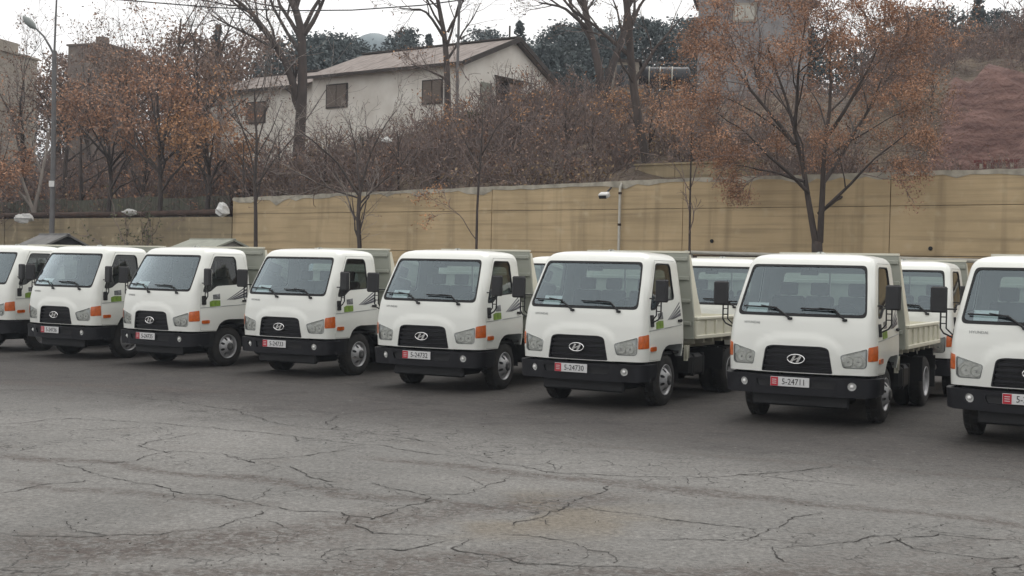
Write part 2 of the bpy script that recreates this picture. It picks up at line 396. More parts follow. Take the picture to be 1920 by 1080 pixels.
def make_truck():
    t = empty('dump_truck', (0, 0, 0))
    # ---------------- cab shell
    mb = MB()
    outer = [(-3.299, .72), (-2.40, .905)]
    low = SP([(1.56, .905), (1.02, .905), (.90, .885), (.80, .83), (.74, .745), (.705, .69), (.40, .69)]) + FP([(.985, .69), (.84, .69), (.476, .69), (.42, .69), (0.0, .69)])
    right_low = low[::-1]
    bottom = [(-p, z) for p, z in low][:-1] + right_low
    outer = [(-3.3, .72), (-2.42, .72)] + [(-2.40, .905)] + bottom + [(2.40, .905), (2.42, .72), (3.3, .72), (3.3, 2.995), (-3.3, 2.995)]
    GRH = [(p, max(z, .694)) for p, z in GR]
    RW2 = mir(RW)
    patch(mb, outer, [WS, DOOR, mir(DOOR), HLR, mir(HLR), TSR, mir(TSR), GRH, RW, RW2], 0, .025, .045, 0, 1, 0)
    cab = mb.build('cab', [MT['paint'], MT['inner']], t, recalc=False)
    for s in (1, -1):
        mbg = MB(); patch(mbg, RW if s > 0 else RW2, (), -.01, 0, .2); mbg.build('rear_window', MT['rearglass'], t, recalc=False)
    # ---------------- windscreen with rubber surround
    mb = MB(); patch(mb, WSI, (), -.004, 0, .06); ws = mb.build('windscreen', MT['ws'], t, recalc=False)
    mb = MB(); patch(mb, WS, [WSI], .004, .03, .05); mb.build('windscreen_seal', MT['rubber'], ws, recalc=False)
    # ---------------- doors
    for s in (1, -1):
        sd_ = (lambda q: q) if s > 0 else mir
        mb = MB(); patch(mb, sd_(DOORI), [sd_(WIN)], .001, .03, .05, 0, 1, 0)
        d = mb.build('door', [MT['paint'], MT['inner']], t, recalc=False)
        mb = MB(); patch(mb, sd_(WINI), (), -.012, 0, .12); mb.build('window_glass', MT['sideglass'], d, recalc=False)
        mb = MB(); patch(mb, sd_(WIN), [sd_(WINI)], .003, .02, .06); mb.build('window_seal', MT['rubber'], d, recalc=False)
        # pressed crease line, black vent piece below the window corner, handle
        mb = MB(); patch(mb, sd_(SP([(.30, 1.125), (1.54, 1.192), (1.54, 1.204), (.30, 1.140)])), (), .006, .008, .08); mb.build('crease_strip', MT['badge'], d, recalc=False)
        mb = MB(); patch(mb, sd_(rounded(SP([(.335, 1.19), (.43, 1.19), (.44, 1.36), (.345, 1.36)]), .015, 2)), (), .02, .03, .05); mb.build('corner_vent', MT['rubber'], d, recalc=False)
        mb = MB(); q, n_ = S(np.array([s * sy(1.44, 1.26)]), np.array([1.26]), .02); mb.box(q[0], (.03, .13, .035), bev=.01)
        q2, _ = S(np.array([s * sy(1.50, 1.26)]), np.array([1.26]), .012); mb.box(q2[0] + np.array([0, 0, -.002]), (.012, .05, .05), bev=.004); mb.build('door_handle', MT['rubber'], d)
        # stickers as on the photographed doors
        mb = MB(); patch(mb, sd_(SP([(.53, 1.155), (.80, 1.168), (.80, 1.275), (.62, 1.275), (.53, 1.25)])), (), .004, .002, .08); mb.build('green_sticker', MT['green_sticker'], d, recalc=False)
        mb = MB(); patch(mb, sd_(SP([(.62, 1.29), (.80, 1.295), (.80, 1.40), (.62, 1.38)])), (), .004, .002, .08); mb.build('grey_sticker', MT['grey_sticker'], d, recalc=False)
        mb = MB()
        for k in range(4):
            a = .96 + .055 * k; patch(mb, sd_(SP([(a, 1.275 + .004 * k), (a + .05, 1.285), (1.515, 1.50 - .062 * k + .02), (1.515, 1.525 - .055 * k + .02)])), (), .004 + .0012 * k, .001, .1)
        mb.build('slash_sticker', MT['slash'], d, recalc=False)
    # ---------------- grille and emblem
    mb = MB(); patch(mb, GRH, (), -.05, .01, .08); g = mb.build('grille', MT['dark_trim'], t, recalc=False)
    GI = rounded(FP([(-.455, .715), (.455, .715), (.405, 1.012), (.325, 1.032), (-.325, 1.032), (-.405, 1.012)]), [.015, .015, .05, .05, .05, .05], 4)
    mb = MB(); patch(mb, GRH, [GI], .004, .05, .05); mb.build('grille_frame', MT['bumper'], g, recalc=False)
    for k in range(4):
        z0 = .752 + .068 * k; hx = .452 - .05 * (z0 - .72) / .3
        mb = MB(); patch(mb, FP([(-hx, z0), (hx, z0), (hx, z0 + .03), (-hx, z0 + .03)]), (), -.008, .03, .08); mb.build('grille_slat', MT['bumper'], g, recalc=False)
    mb = MB(); zc = .875; yb = -.052; a_, b_ = .114, .060
    pts = [(a_ * math.cos(q), yb, zc + b_ * math.sin(q)) for q in np.linspace(0, 2 * math.pi, 33)]
    mb.tube(pts, .010, 6, caps=False)
    for sx in (-1, 1):           # the slanted letter inside the ring
        mb.prism([(sx * .038 + zz * .45 - .016, zc + zz) if False else (sx * .040 - .017 + zz * .55, zc + zz) for zz in (-.046, .046)] + [(sx * .040 + .017 + zz * .55, zc + zz) for zz in (.046, -.046)], yb - .006, yb + .006, 0, 'xz')
    mb.prism([(-.05, zc - .016), (-.03, zc - .022), (.05, zc + .014), (.03, zc + .022)], yb - .004, yb + .008, 0, 'xz')
    mb.build('emblem', MT['chrome'], g)
    me = text_mesh('badge_lettering', 'HYUNDAI', .052, MT['badge'], .001); b = link('badge_lettering', me, t)
    q, _ = S(np.array([fx(-.64, 1.335)]), np.array([1.335]), .004); b.location = Vector(q[0]); b.rotation_euler = (R(97), 0, R(-11))
    # ---------------- headlights, indicators, side markers
    for s in (1, -1):
        H = HLR if s > 0 else mir(HLR); T_ = TSR if s > 0 else mir(TSR)
        mb = MB(); patch(mb, H, (), -.035, .005, .06)
        for cx, cz, rr in ((.665, .865, .068), (.79, .870, .068)):
            q, _ = S(np.array([fx(s * cx, cz)]), np.array([cz]), -.035); q = q[0]
            ring = []
            for (dy, r_) in ((-.02, rr), (.015, rr * .75), (.035, rr * .35), (.038, 0.001)):
                ring.append([(q[0] + r_ * math.cos(a) , q[1] + dy, q[2] + r_ * math.sin(a)) for a in np.linspace(0, 2 * math.pi, 15)[:-1]])
            vs_ = [v for r_ in ring for v in r_]; k = 14
            mb.add(vs_, [(i * k + j, i * k + (j + 1) % k, (i + 1) * k + (j + 1) % k, (i + 1) * k + j) for i in range(3) for j in range(k)], 0, True)
            mb.sphere((q[0], q[1] - .01, q[2]), .018, 8, 6, 1)
        cs = [(p_, z_) for p_, z_ in (rounded(FP([(.80, .985), (.893, .90), (.895, 1.03)]), .01, 2) if s > 0 else mir(rounded(FP([(.80, .985), (.893, .90), (.895, 1.03)]), .01, 2)))]; patch(mb, cs, (), -.02, .01, .06, 2)
        hl = mb.build('headlight', [MT['reflector'], MT['chrome'], MT['paper']], t, recalc=False)
        mb = MB(); patch(mb, H, (), .003, 0, .06); mb.build('lens', MT['lens'], hl, recalc=False)
        mb = MB(); patch(mb, H, [[(p * .94 + .06 * np.mean([q[0] for q in H]), z * .94 + .06 * np.mean([q[1] for q in H])) for p, z in H]], .001, .06, .06); mb.build('lamp_rim', MT['badge'], hl, recalc=False)
        mb = MB(); patch(mb, T_, (), .006, .04, .05); mb.build('turn_signal', MT['orange'], t, recalc=False)
        sm = rounded(SP([(.335, .835), (.52, .842), (.515, .905), (.335, .90)]), .02, 3); sm = sm if s > 0 else mir(sm)
        mb = MB(); patch(mb, sm, (), .02, .02, .06); mb.build('side_marker', MT['orange'], t, recalc=False)
    # ---------------- bumper, fog lights, plate, lower steps
    mb = MB()
    hx = .999
    FOGC = [(fx(.715, .555), .548)]
    def circ(p, z, r): return [(p + r * math.cos(a), z + r * math.sin(a)) for a in np.linspace(0, 2 * math.pi, 17)[:-1]]
    fr, fl = circ(FOGC[0][0], .548, .058), circ(-FOGC[0][0], .548, .058)
    slot = rounded(FP([(-.50, .50), (.50, .50), (.53, .60), (-.53, .60)]), .03, 3)
    e = sy(.50, .5)
    bo = rounded([(-e, .44), (-e, .655), (e, .655), (e, .44), (fx(.86, .40), .405), (-fx(.86, .40), .405)], .03, 3)
    patch(mb, bo, [fr, fl, slot], .055, .09, .05)
    patch(mb, slot, (), .028, .01, .08, 1)
    bp = mb.build('bumper', [MT['bumper'], MT['dark_trim']], t, recalc=False)
    for s, hole in ((1, fr), (-1, fl)):
        mb = MB(); patch(mb, circ(s * FOGC[0][0], .548, .056), (), .02, .02, .03); c, n_ = S(np.array([s * FOGC[0][0]]), np.array([.548]), .03)
        mb.sphere(c[0], .03, 8, 6); f = mb.build('fog_light', MT['reflector'], bp, recalc=False)
    for s in (1, -1):
        q = SP([(.44, .37), (.67, .40), (.70, .684), (.40, .684)]); q = q if s > 0 else mir(q)
        mb = MB(); patch(mb, q, (), -.03, .03, .08); mb.build('step_panel', MT['dark_trim'], t, recalc=False)
    mb = MB(); mb.box((-.065, -.088, .572), (.52, .012, .125), bev=.004); pl = mb.build('number_plate', MT['plate'], t)
    mb = MB(); mb.box((-.065 - .205, -.0962, .572), (.10, .005, .117)); mb.build('plate_badge', MT['plate_red'], pl)
    mb = MB()
    for zz in (.598, .572, .546): mb.box((-.27, -.0996, zz), (.06, .003, .008))
    mb.build('plate_script', MT['plate'], pl)
    mb = MB(); mb.box((0, .22, .33), (1.30, .10, .20), bev=.03); mb.box((0, .62, .38), (1.15, .7, .26), bev=.04); mb.box((0, 1.7, .45), (.9, 1.2, .26), bev=.04); mb.build('lower_valance', MT['dark_trim'], t)
    # ---------------- wipers
    for px_, bx0, bx1 in ((-.11, -.78, -.30), (.60, .02, .46)):
        mb = MB()
        def SS(x, z, o): return Vector(S(np.array([fx(x, z)]), np.array([z]), o)[0][0])
        piv = SS(px_, 1.40, .02); mid = SS((bx0 + bx1) / 2 + .02, 1.545 if px_ < 0 else 1.53, .05)
        e2 = SS(bx1, 1.515, .05)
        mb.box(piv, (.06, .04, .035), bev=.008); mb.tube([piv, e2, mid], [.016, .012, .008], 6)
        bl = [SS(bx0 + (bx1 - bx0) * k / 6, 1.535 - .008 * k / 6 + (.004 if px_ < 0 else -.004), .028) for k in range(7)]
        mb.tube(bl, .012, 6); mb.build('wiper', MT['rubber'], t)
    # ---------------- mirrors on tubular brackets
    for s in (1, -1):
        mb = MB(); cx, cy, cz = 1.165 * s, .30, 1.715
        mb.box((cx, cy, cz), (.20, .075, .325), Matrix.Rotation(R(-14 * s), 3, 'Z'), bev=.03); m = mb.build('mirror', MT['dark_trim'], t)
        mb = MB(); mb.box((cx + .008 * s, cy + .040, cz), (.165, .006, .285), Matrix.Rotation(R(-14 * s), 3, 'Z')); mb.build('mirror_glass', MT['chrome'], m)
        mb = MB(); x0 = .955 * s; xl = .97 * s
        mb.tube([(x0, .36, 1.60), (cx - .09 * s, cy + .03, 1.60)], .011, 6)
        mb.tube([(cx - .02 * s, cy + .03, 1.56), (cx - .02 * s, cy + .03, 1.36), (cx - .06 * s, cy + .03, 1.30), (xl, .36, 1.235)], .011, 6)
        mb.tube([(cx - .09 * s, cy + .03, 1.60), (cx - .09 * s, cy + .03, 1.36), (xl, .37, 1.25)], .010, 6)
        for zz in (1.50, 1.42): mb.tube([(cx - .02 * s, cy + .03, zz), (cx - .09 * s, cy + .03, zz)], .008, 6)
        mb.build('mirror_bracket', MT['rubber'], m)
    # ---------------- inside the cab
    mb = MB(); mb.box((0, .95, .78), (1.86, 1.28, .04)); mb.box((0, 1.0, .93), (.5, .9, .28), bev=.05); mb.build('cab_floor', MT['underside'], t)
    mb = MB(); mb.prism([(.12, 1.05), (.12, 1.36), (.30, 1.415), (.50, 1.40), (.60, 1.30), (.58, 1.05)], -.86, .86, 0, 'yz'); mb.box((.42, .47, 1.44), (.44, .16, .09), bev=.03); mb.build('dashboard', MT['dash'], t)
    mb = MB()
    cen = Vector((.42, .70, 1.46)); ax = Matrix.Rotation(R(40), 3, 'X')
    mb.tube([cen + ax @ Vector((.20 * math.cos(a), .20 * math.sin(a), 0)) for a in np.linspace(0, 2 * math.pi, 25)], .015, 6, caps=False)
    mb.tube([cen, (.42, .50, 1.22)], .03, 8)
    for a in (0, math.pi, -math.pi / 2): mb.tube([cen, cen + ax @ Vector((.19 * math.cos(a), .19 * math.sin(a), 0))], .014, 6)
    mb.build('steering_wheel', MT['rubber'], t)
    for cx, w in ((.45, .50), (-.08, .40), (-.52, .46)):
        mb = MB(); tilt = Matrix.Rotation(R(-8), 3, 'X')
        mb.box((cx, 1.05, 1.07), (w, .50, .15), bev=.04); mb.box((cx, 1.34, 1.40), (w, .12, .58), tilt, bev=.045); mb.box((cx, 1.385, 1.79), (.25, .08, .18), tilt, bev=.035); mb.tube([(cx, 1.37, 1.6), (cx, 1.385, 1.8)], .02, 6)
        mb.build('seat', MT['seat'], t)
    mb = MB(); mb.box((0, .52, 2.02), (.24, .03, .07), bev=.012); mb.tube([(0, .50, 2.12), (0, .52, 2.04)], .01, 6); mb.build('inside_mirror', MT['rubber'], t)
    # ---------------- chassis
    mb = MB()
    for s in (1, -1): mb.box((.36 * s, 2.45, .62), (.07, 4.3, .20))
    for y in (.5, 1.6, 2.6, 3.3, 4.5): mb.box((0, y, .62), (.66, .08, .16))
    mb.box((0, .95, .66), (1.75, 1.1, .10)); mb.box((0, .85, .50), (.62, .75, .34), bev=.05); mb.tube([(-.85, 1.08, .39), (.85, 1.08, .39)], .06, 8); mb.tube([(-.8, 3.92, .39), (.8, 3.92, .39)], .08, 10); mb.sphere((0, 3.92, .39), .19, 12, 8)
    mb.tube([(0, 1.5, .5), (0, 3.9, .42)], .045, 8)
    mb.build('chassis_frame', MT['chassis'], t)
    mb = MB(); mb.box((.76, 2.42, .55), (.36, .62, .34), bev=.05)
    for yy in (2.22, 2.62): mb.box((.76, yy, .55), (.375, .05, .355), bev=.05)
    mb.build('fuel_tank', MT['chassis'], t)
    mb = MB(); mb.box((-.76, 2.42, .58), (.34, .5, .30), bev=.03); mb.build('battery_box', MT['chassis'], t)
    mb = MB(); mb.box((.88, 2.02, .74), (.05, .06, .24)); mb.tube([(.90, 1.98, .86), (.90, 1.98, .66), (.90, 2.08, .66), (.90, 2.08, .86)], .014, 6); mb.build('lift_bracket', MT['bed'], t)
    for s in (1, -1):
        mb = MB(); pts = [(1.08 + .45 * math.cos(a), .40 + .45 * math.sin(a)) for a in np.linspace(R(-5), R(178), 14)]
        vs_ = [(s * x, y, z) for x in (.955, .66) for y, z in pts]; k = len(pts)
        mb.add(vs_, [(i, i + 1, k + i + 1, k + i) for i in range(k - 1)], 0, True)
        mb.build('mudguard', MT['dark_trim'], t)
        
        for fy, fz, fh in ((4.45, .52, .50), (3.40, .60, .36)): mb = MB(); mb.box((s * .78, fy, fz), (.42, .02, fh)); mb.build('mud_flap', MT['rubber'], t)
        make_wheel(t, 'wheel', s * .935, 1.08, s)
        make_wheel(t, 'wheel', s * .95, 3.92, s, double=True)
    # ---------------- tipping body
    B0, B1, Z0, Z1 = 2.02, 4.70, .955, 1.285
    mb = MB(); mb.box((0, (B0 + B1) / 2, Z0 + .02), (1.90, B1 - B0 - .10, .04))
    for y in np.arange(B0 + .3, B1, .42): mb.box((0, y, Z0 - .04), (1.80, .07, .078))
    for s in (1, -1): mb.box((.36 * s, (B0 + B1) / 2, Z0 - .14), (.08, B1 - B0 - .2, .12))
    bed = mb.build('dump_bed', MT['bed'], t)
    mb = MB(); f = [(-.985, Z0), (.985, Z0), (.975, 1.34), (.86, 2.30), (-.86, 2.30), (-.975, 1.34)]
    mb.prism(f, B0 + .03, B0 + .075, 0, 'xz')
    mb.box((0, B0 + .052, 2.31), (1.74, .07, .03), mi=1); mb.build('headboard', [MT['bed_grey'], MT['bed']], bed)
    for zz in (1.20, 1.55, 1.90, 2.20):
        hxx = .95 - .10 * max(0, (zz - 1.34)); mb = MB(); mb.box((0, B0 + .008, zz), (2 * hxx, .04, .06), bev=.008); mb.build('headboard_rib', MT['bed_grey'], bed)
    for s in (1, -1):
        mb = MB(); mb.prism([(B0 + .078, 1.30), (B0 + .078, 2.27), (B0 + .13, 2.27), (B0 + .30, 1.62), (B0 + .42, 1.30)], 0, .035, 0, 'yz')
        o = mb.build('gusset', MT['bed'], bed); me = o.data
        for v in me.vertices:
            v.co.x = s * (np.interp(v.co.z, [1.30, 2.33], [.975, .862]) - (.0 if v.co.x > .01 else .035))
        bm = bmesh.new(); bm.from_mesh(me); bmesh.ops.recalc_face_normals(bm, faces=bm.faces); bm.to_mesh(me); bm.free()
        mb = MB(); mb.box((s * .965, (B0 + B1) / 2 + .04, (Z0 + Z1) / 2), (.035, B1 - B0 - .10, Z1 - Z0 - .02)); mb.box((s * .985, (B0 + B1) / 2 + .04, Z1 - .006), (.085, B1 - B0 - .10, .045), bev=.008); mb.box((s * .985, (B0 + B1) / 2 + .04, Z0 + .03), (.08, B1 - B0 - .10, .06), bev=.008)
        mb.build('side_panel', MT['bed'], bed)
        for k in range(7):
            y = B0 + .16 + k * (B1 - B0 - .2) / 6; mb = MB(); mb.box((s * .996, y, (Z0 + Z1) / 2 + .003), (.040, .062 if k not in (0, 6) else .14, Z1 - Z0 - .09), bev=.008); mb.build('side_rib', MT['bed'], bed)
        mb = MB(); mb.box((s * .80, B1 - .05, .80), (.24, .05, .14), bev=.01, mi=1); mb.box((s * .80, B1 - .01, .80), (.20, .03, .11), bev=.01); mb.build('tail_light', [MT['redlens'], MT['chassis']], t)
    mb = MB(); mb.box((0, B1 + .005, (Z0 + Z1) / 2), (1.88, .04, Z1 - Z0)); 
    for x in (-.6, 0, .6): mb.box((x, B1 + .035, (Z0 + Z1) / 2), (.07, .03, Z1 - Z0 - .06))
    mb.build('tailgate', MT['bed'], bed)
    return t

GRP = 'white dump trucks parked in rows'
FRONT = [ # x, y, yaw, plate, label
    (-11.50, 27.57, -31.2, '5-24737', 'white dump truck at the left end of the front row, cut by the photo edge'),
    (-9.176, 25.982, -30.87, '5-24736', 'white dump truck second from left in the front row, before the dark hut gable'),
    (-6.822, 24.468, -33.1, '5-24735', 'white dump truck third from left, in front of the pale hut roof'),
    (-4.100, 22.945, -29.2, '5-24733', 'white dump truck in the front row, next left of the one plated 24732'),
    (-1.413, 20.739, -26.72, '5-24732', 'white dump truck in the front row with plate 24732, red block on its plate'),
    (.977, 18.718, -29.04, '5-24730', 'white dump truck in the front row with plate 24730, fully in view'),
    (3.784, 17.034, -28.05, '5-24711', 'white dump truck in the front row with plate 24711, seen almost head on'),
    (6.149, 15.148, -30.29, '5-24738', 'white dump truck nearest the camera, cut by the right photo edge'),
]
BACK = [
    (6.24, 21.33, -28.5, 'white back row dump truck between the truck plated 24711 and the right edge truck'),
    (3.38, 23.05, -29.0, 'white back row dump truck, windscreen showing between trucks plated 24730 and 24711'),
    (.75, 25.20, -29.0, 'white back row dump truck barely showing between trucks plated 24732 and 24730'),
    (-1.95, 27.42, -29.0, 'white back row dump truck, roof sliver left of the truck plated 24732'),
    (-4.75, 29.00, -31.0, 'white back row dump truck, roof sliver right of the third front truck'),
]
proto = make_truck()
first = True
for i, (x, y, yaw, plate, lab) in enumerate(FRONT):
    o = proto if first else copy_tree(proto); first = False
    o.location = (x, y, 0); o.rotation_euler = (0, 0, R(yaw)); tag(o, lab, 'dump truck', GRP)
TR = [o for o in COL.objects if o.name.startswith('dump_truck') and o.parent is None]
TR.sort(key=lambda o: o.location.y, reverse=True)
for o, (x, y, yaw, plate, lab) in zip(TR, FRONT):
    pl = [c for c in o.children if c.name.startswith('number_plate')][0]
    me = text_mesh('plate_number', plate, .112, MT['ink'], .0015); b = link('plate_number', me, pl); b.location = (-.012, -.0955, .570); b.rotation_euler = (R(90), 0, 0); b.scale = (.86, 1, 1)
# the stickers are on every door but the nearest trucks show them only at a slant; papers lie on the dashboards
PAPLAB = ['leftmost front truck', 'second front truck from the left', 'third front truck from the left', 'fourth front truck from the left', 'truck with plate 24732', 'truck with plate 24730', 'truck with plate 24711', 'truck cut off by the right edge']
for k, (x, y, yaw, plate, lab) in enumerate(FRONT):
    mb = MB(); mb.box((0, 0, 0), (.28, .002, .18), Matrix.Rotation(R(-40), 3, 'X')); o = mb.build('paper_sheet', MT['paper'])
    c, s = math.cos(R(yaw)), math.sin(R(yaw)); lx, ly = -.60 + .03 * ((k * 7) % 3 - 1), .27
    o.location = (x + c * lx - s * ly, y + s * lx + c * ly, 1.530); o.rotation_euler = (0, 0, R(yaw + 3))
    tag(o, 'white paper sheet behind the windscreen of the ' + PAPLAB[k], 'paper', 'papers on the dashboards')
for (x, y, yaw, lab) in BACK:
    o = copy_tree(proto); o.location = (x, y, 0); o.rotation_euler = (0, 0, R(yaw)); tag(o, lab, 'dump truck', GRP)
    for ch in list(o.children):       # no plate is visible on the hidden rows
        if ch.name.startswith('number_plate'):
            for g in list(ch.children): bpy.data.objects.remove(g)
            bpy.data.objects.remove(ch)

# ================================================================== THE SETTING
WO = Vector((5.4, 39.9)); WT = Vector((.8098, -.5867)); WN = Vector((.5867, .8098))     # the long wall: origin, along (to the right), away from the yard
def ws_xy(t, s): return (WO.x + WT.x * t + WN.x * s, WO.y + WT.y * t + WN.y * s)
def st_of(x, y): d = Vector((x, y)) - WO; return d.dot(WT), d.dot(WN)     # -> t, s
TK = [-60, -20.7, -20.6, 0, 10, 60]
def wall_top(t): return float(np.interp(t, [-80, -20.65, 0, 10, 60], [4.0, 4.64, 4.93, 4.94, 5.0]))
T_STEP = -20.65
def smooth(x, a, b):
    q = np.clip((x - a) / (b - a), 0, 1); return q * q * (3 - 2 * q)
def terrain(x, y):
    x = np.asarray(x, float); y = np.asarray(y, float)
    t = (x - WO.x) * WT.x + (y - WO.y) * WT.y; s = (x - WO.x) * WN.x + (y - WO.y) * WN.y
    base = np.interp(s, [-200, .05, .1, 2, 12, 14, 30, 60, 110, 200, 600], [0, 0, 4.35, 5.0, 9.0, 9.2, 9.4, 11.5, 13.5, 15, 18])
    left = np.interp(s, [-200, .05, .1, 3, 12, 25, 60, 110, 200, 600], [0, 0, 3.55, 3.9, 6.4, 9.0, 11.5, 13.5, 15, 18])
    right = np.interp(s, [-200, .05, .1, 10, 12.5, 15.5, 22, 36, 60, 200, 600], [0, 0, 4.5, 5.0, 5.7, 9.8, 11.9, 14.4, 14.8, 17, 19])
    wl = 1 - smooth(t, -24, -19.5); wr = smooth(t + .36 * np.clip(s - 12, 0, 22), -1.5, 3.0) * (1 - smooth(s, 60, 90))
    z = base * (1 - wl) * (1 - wr) + left * wl + right * wr
    n = .28 * np.sin(x * .9 + 1.3 * np.sin(y * .6)) * np.sin(y * .8 + .7 * np.sin(x * .5)) + .14 * np.sin(x * 2.3 + y * 1.1) * np.sin(y * 2.7 - x)
    rg = np.exp(-((t - 7.5) / 6.0) ** 4) * np.exp(-((s - 14) / 3.2) ** 4) * wr; n = n + rg * (.45 * np.sin(t * 2.1 + 1.2 * np.sin(s * 1.7)) * np.sin(s * 1.3 + t * .6) + .22 * np.sin(t * 5.3 + s * 2.2) + .16 * np.sin(s * 6.1 - t * 1.7))
    return z + n * smooth(s, .6, 3.0)
def ground_z(x, y):
    t, s = st_of(x, y); return float(terrain(x, y)) if s > .1 else 0.0

# ---------------- asphalt yard
def asphalt_material():
    m = bpy.data.materials.new('worn_asphalt'); m.use_nodes = True; t = m.node_tree; nd = t.nodes; lk = t.links; b = nd['Principled BSDF']
    b.inputs['Roughness'].default_value = .82; b.inputs['Specular IOR Level'].default_value = .35
    co = nd.new('ShaderNodeTexCoord'); P = co.outputs['Object']
    def noise(sc, det=6, rough=.6, dist=0.0, vec=P):
        n = nd.new('ShaderNodeTexNoise'); n.inputs['Scale'].default_value = sc; n.inputs['Detail'].default_value = det; n.inputs['Roughness'].default_value = rough; n.inputs['Distortion'].default_value = dist
        lk.new(vec, n.inputs['Vector']); return n
    def mr(src, a, c, lo=0.0, hi=1.0):
        r = nd.new('ShaderNodeMapRange'); r.interpolation_type = 'SMOOTHSTEP'; r.inputs['From Min'].default_value = a; r.inputs['From Max'].default_value = c; r.inputs['To Min'].default_value = lo; r.inputs['To Max'].default_value = hi
        lk.new(src, r.inputs['Value']); return r.outputs[0]
    def math_(op, a, c=None, clamp=False):
        n = nd.new('ShaderNodeMath'); n.operation = op; n.use_clamp = clamp
        for i, q in enumerate((a, c)):
            if q is None: continue
            if isinstance(q, (int, float)): n.inputs[i].default_value = q
            else: lk.new(q, n.inputs[i])
        return n.outputs[0]
    def mixc(f, a, c, mode='MIX'):
        n = nd.new('ShaderNodeMix'); n.data_type = 'RGBA'; n.blend_type = mode
        if isinstance(f, (int, float)): n.inputs[0].default_value = f
        else: lk.new(f, n.inputs[0])
        for i, q in ((6, a), (7, c)):
            if isinstance(q, tuple): n.inputs[i].default_value = q + (1,)
            else: lk.new(q, n.inputs[i])
        return n.outputs[2]
    # distorted position for ragged edges
    nv = noise(1.1, 5); va = nd.new('ShaderNodeVectorMath'); va.operation = 'SUBTRACT'; va.inputs[1].default_value = (.5, .5, .5); lk.new(nv.outputs['Color'], va.inputs[0])
    vm = nd.new('ShaderNodeVectorMath'); vm.operation = 'SCALE'; vm.inputs['Scale'].default_value = .9; lk.new(va.outputs[0], vm.inputs[0])
    vp = nd.new('ShaderNodeVectorMath'); vp.operation = 'ADD'; lk.new(P, vp.inputs[0]); lk.new(vm.outputs[0], vp.inputs[1]); PD = vp.outputs[0]
    def line_dist(p, d):     # signed distance to a line through p along d
        L_ = math.hypot(*d); nx, ny = -d[1] / L_, d[0] / L_
        dn = nd.new('ShaderNodeVectorMath'); dn.operation = 'DOT_PRODUCT'; dn.inputs[1].default_value = (nx, ny, 0); lk.new(PD, dn.inputs[0])
        return math_('SUBTRACT', dn.outputs['Value'], nx * p[0] + ny * p[1])
    big = noise(.22, 5, .62, .8); mid = noise(1.3, 7, .65, .4); fine = noise(24, 7, .8); med = noise(9, 5, .7); grit = noise(140, 3, .7)
    col = mixc(mr(big.outputs['Fac'], .35, .66), (.140, .136, .128), (.186, .180, .169))
    col = mixc(mr(mid.outputs['Fac'], .52, .75, 0, .45), col, (.108, .095, .084))
    # parked strip: darker, oil stained, brown
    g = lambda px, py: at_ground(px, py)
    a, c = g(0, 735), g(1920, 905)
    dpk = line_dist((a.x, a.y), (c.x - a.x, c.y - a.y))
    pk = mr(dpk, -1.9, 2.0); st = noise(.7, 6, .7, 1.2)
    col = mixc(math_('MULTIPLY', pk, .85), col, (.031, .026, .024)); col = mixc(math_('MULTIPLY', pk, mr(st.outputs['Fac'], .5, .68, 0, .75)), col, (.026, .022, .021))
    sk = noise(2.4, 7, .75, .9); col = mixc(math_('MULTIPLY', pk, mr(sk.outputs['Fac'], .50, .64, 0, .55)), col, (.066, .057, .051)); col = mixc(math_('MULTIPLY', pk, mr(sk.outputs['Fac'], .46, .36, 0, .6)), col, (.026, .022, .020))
    # eroded bands along the old joints: loose brown grit
    er = noise(9.0, 8, .8, .6)
    for (x0, y0, x1, y1, w, k) in ((0, 850, 960, 955, .22, .85), (700, 860, 1920, 985, .25, .85), (0, 1035, 640, 1005, .75, .95), (560, 985, 1150, 930, .5, .8), (0, 1085, 1920, 1085, .40, .8), (640, 1060, 1000, 1040, .45, .8), (1300, 1075, 1920, 1050, .3, .5), (0, 905, 500, 945, .16, .7), (0, 715, 420, 735, .5, .7), (1100, 835, 1920, 900, .22, .45), (1180, 1080, 1920, 1010, .2, .35)):
        p0, p1 = g(x0, y0), g(x1, y1); d = (p1.x - p0.x, p1.y - p0.y); L_ = math.hypot(*d)
        dist = math_('ABSOLUTE', line_dist((p0.x, p0.y), d)); band = mr(dist, w, w * .15)
        dn = nd.new('ShaderNodeVectorMath'); dn.operation = 'DOT_PRODUCT'; dn.inputs[1].default_value = (d[0] / L_, d[1] / L_, 0); lk.new(PD, dn.inputs[0])
        al = math_('SUBTRACT', dn.outputs['Value'], (p0.x * d[0] + p0.y * d[1]) / L_)
        band = math_('MULTIPLY', band, math_('MULTIPLY', mr(al, -.6, .4), mr(al, L_ + .6, L_ - .4)))
        band = math_('MULTIPLY', math_('MULTIPLY', band, k), mr(er.outputs['Fac'], .40, .56))
        col = mixc(band, col, (.066, .052, .045))
    yl = noise(.8, 4, .5); q = g(1010, 965); vd = nd.new('ShaderNodeVectorMath'); vd.operation = 'DISTANCE'; vd.inputs[1].default_value = (q.x, q.y, 0); lk.new(PD, vd.inputs[0])
    col = mixc(math_('MULTIPLY', mr(vd.outputs['Value'], 1.5, .3), mr(yl.outputs['Fac'], .4, .6, 0, .55)), col, (.150, .118, .075))
    # coarse worn relief: patches of bare dark aggregate
    cg = noise(7.5, 9, .78, .5); col = mixc(mr(cg.outputs['Fac'], .56, .66, 0, .50), col, (.078, .070, .064)); col = mixc(mr(cg.outputs['Fac'], .42, .34, 0, .35), col, (.225, .218, .205))
    # hairline crazing in places
    vo = nd.new('ShaderNodeTexVoronoi'); vo.feature = 'DISTANCE_TO_EDGE'; vo.inputs['Scale'].default_value = 2.2; lk.new(PD, vo.inputs['Vector'])
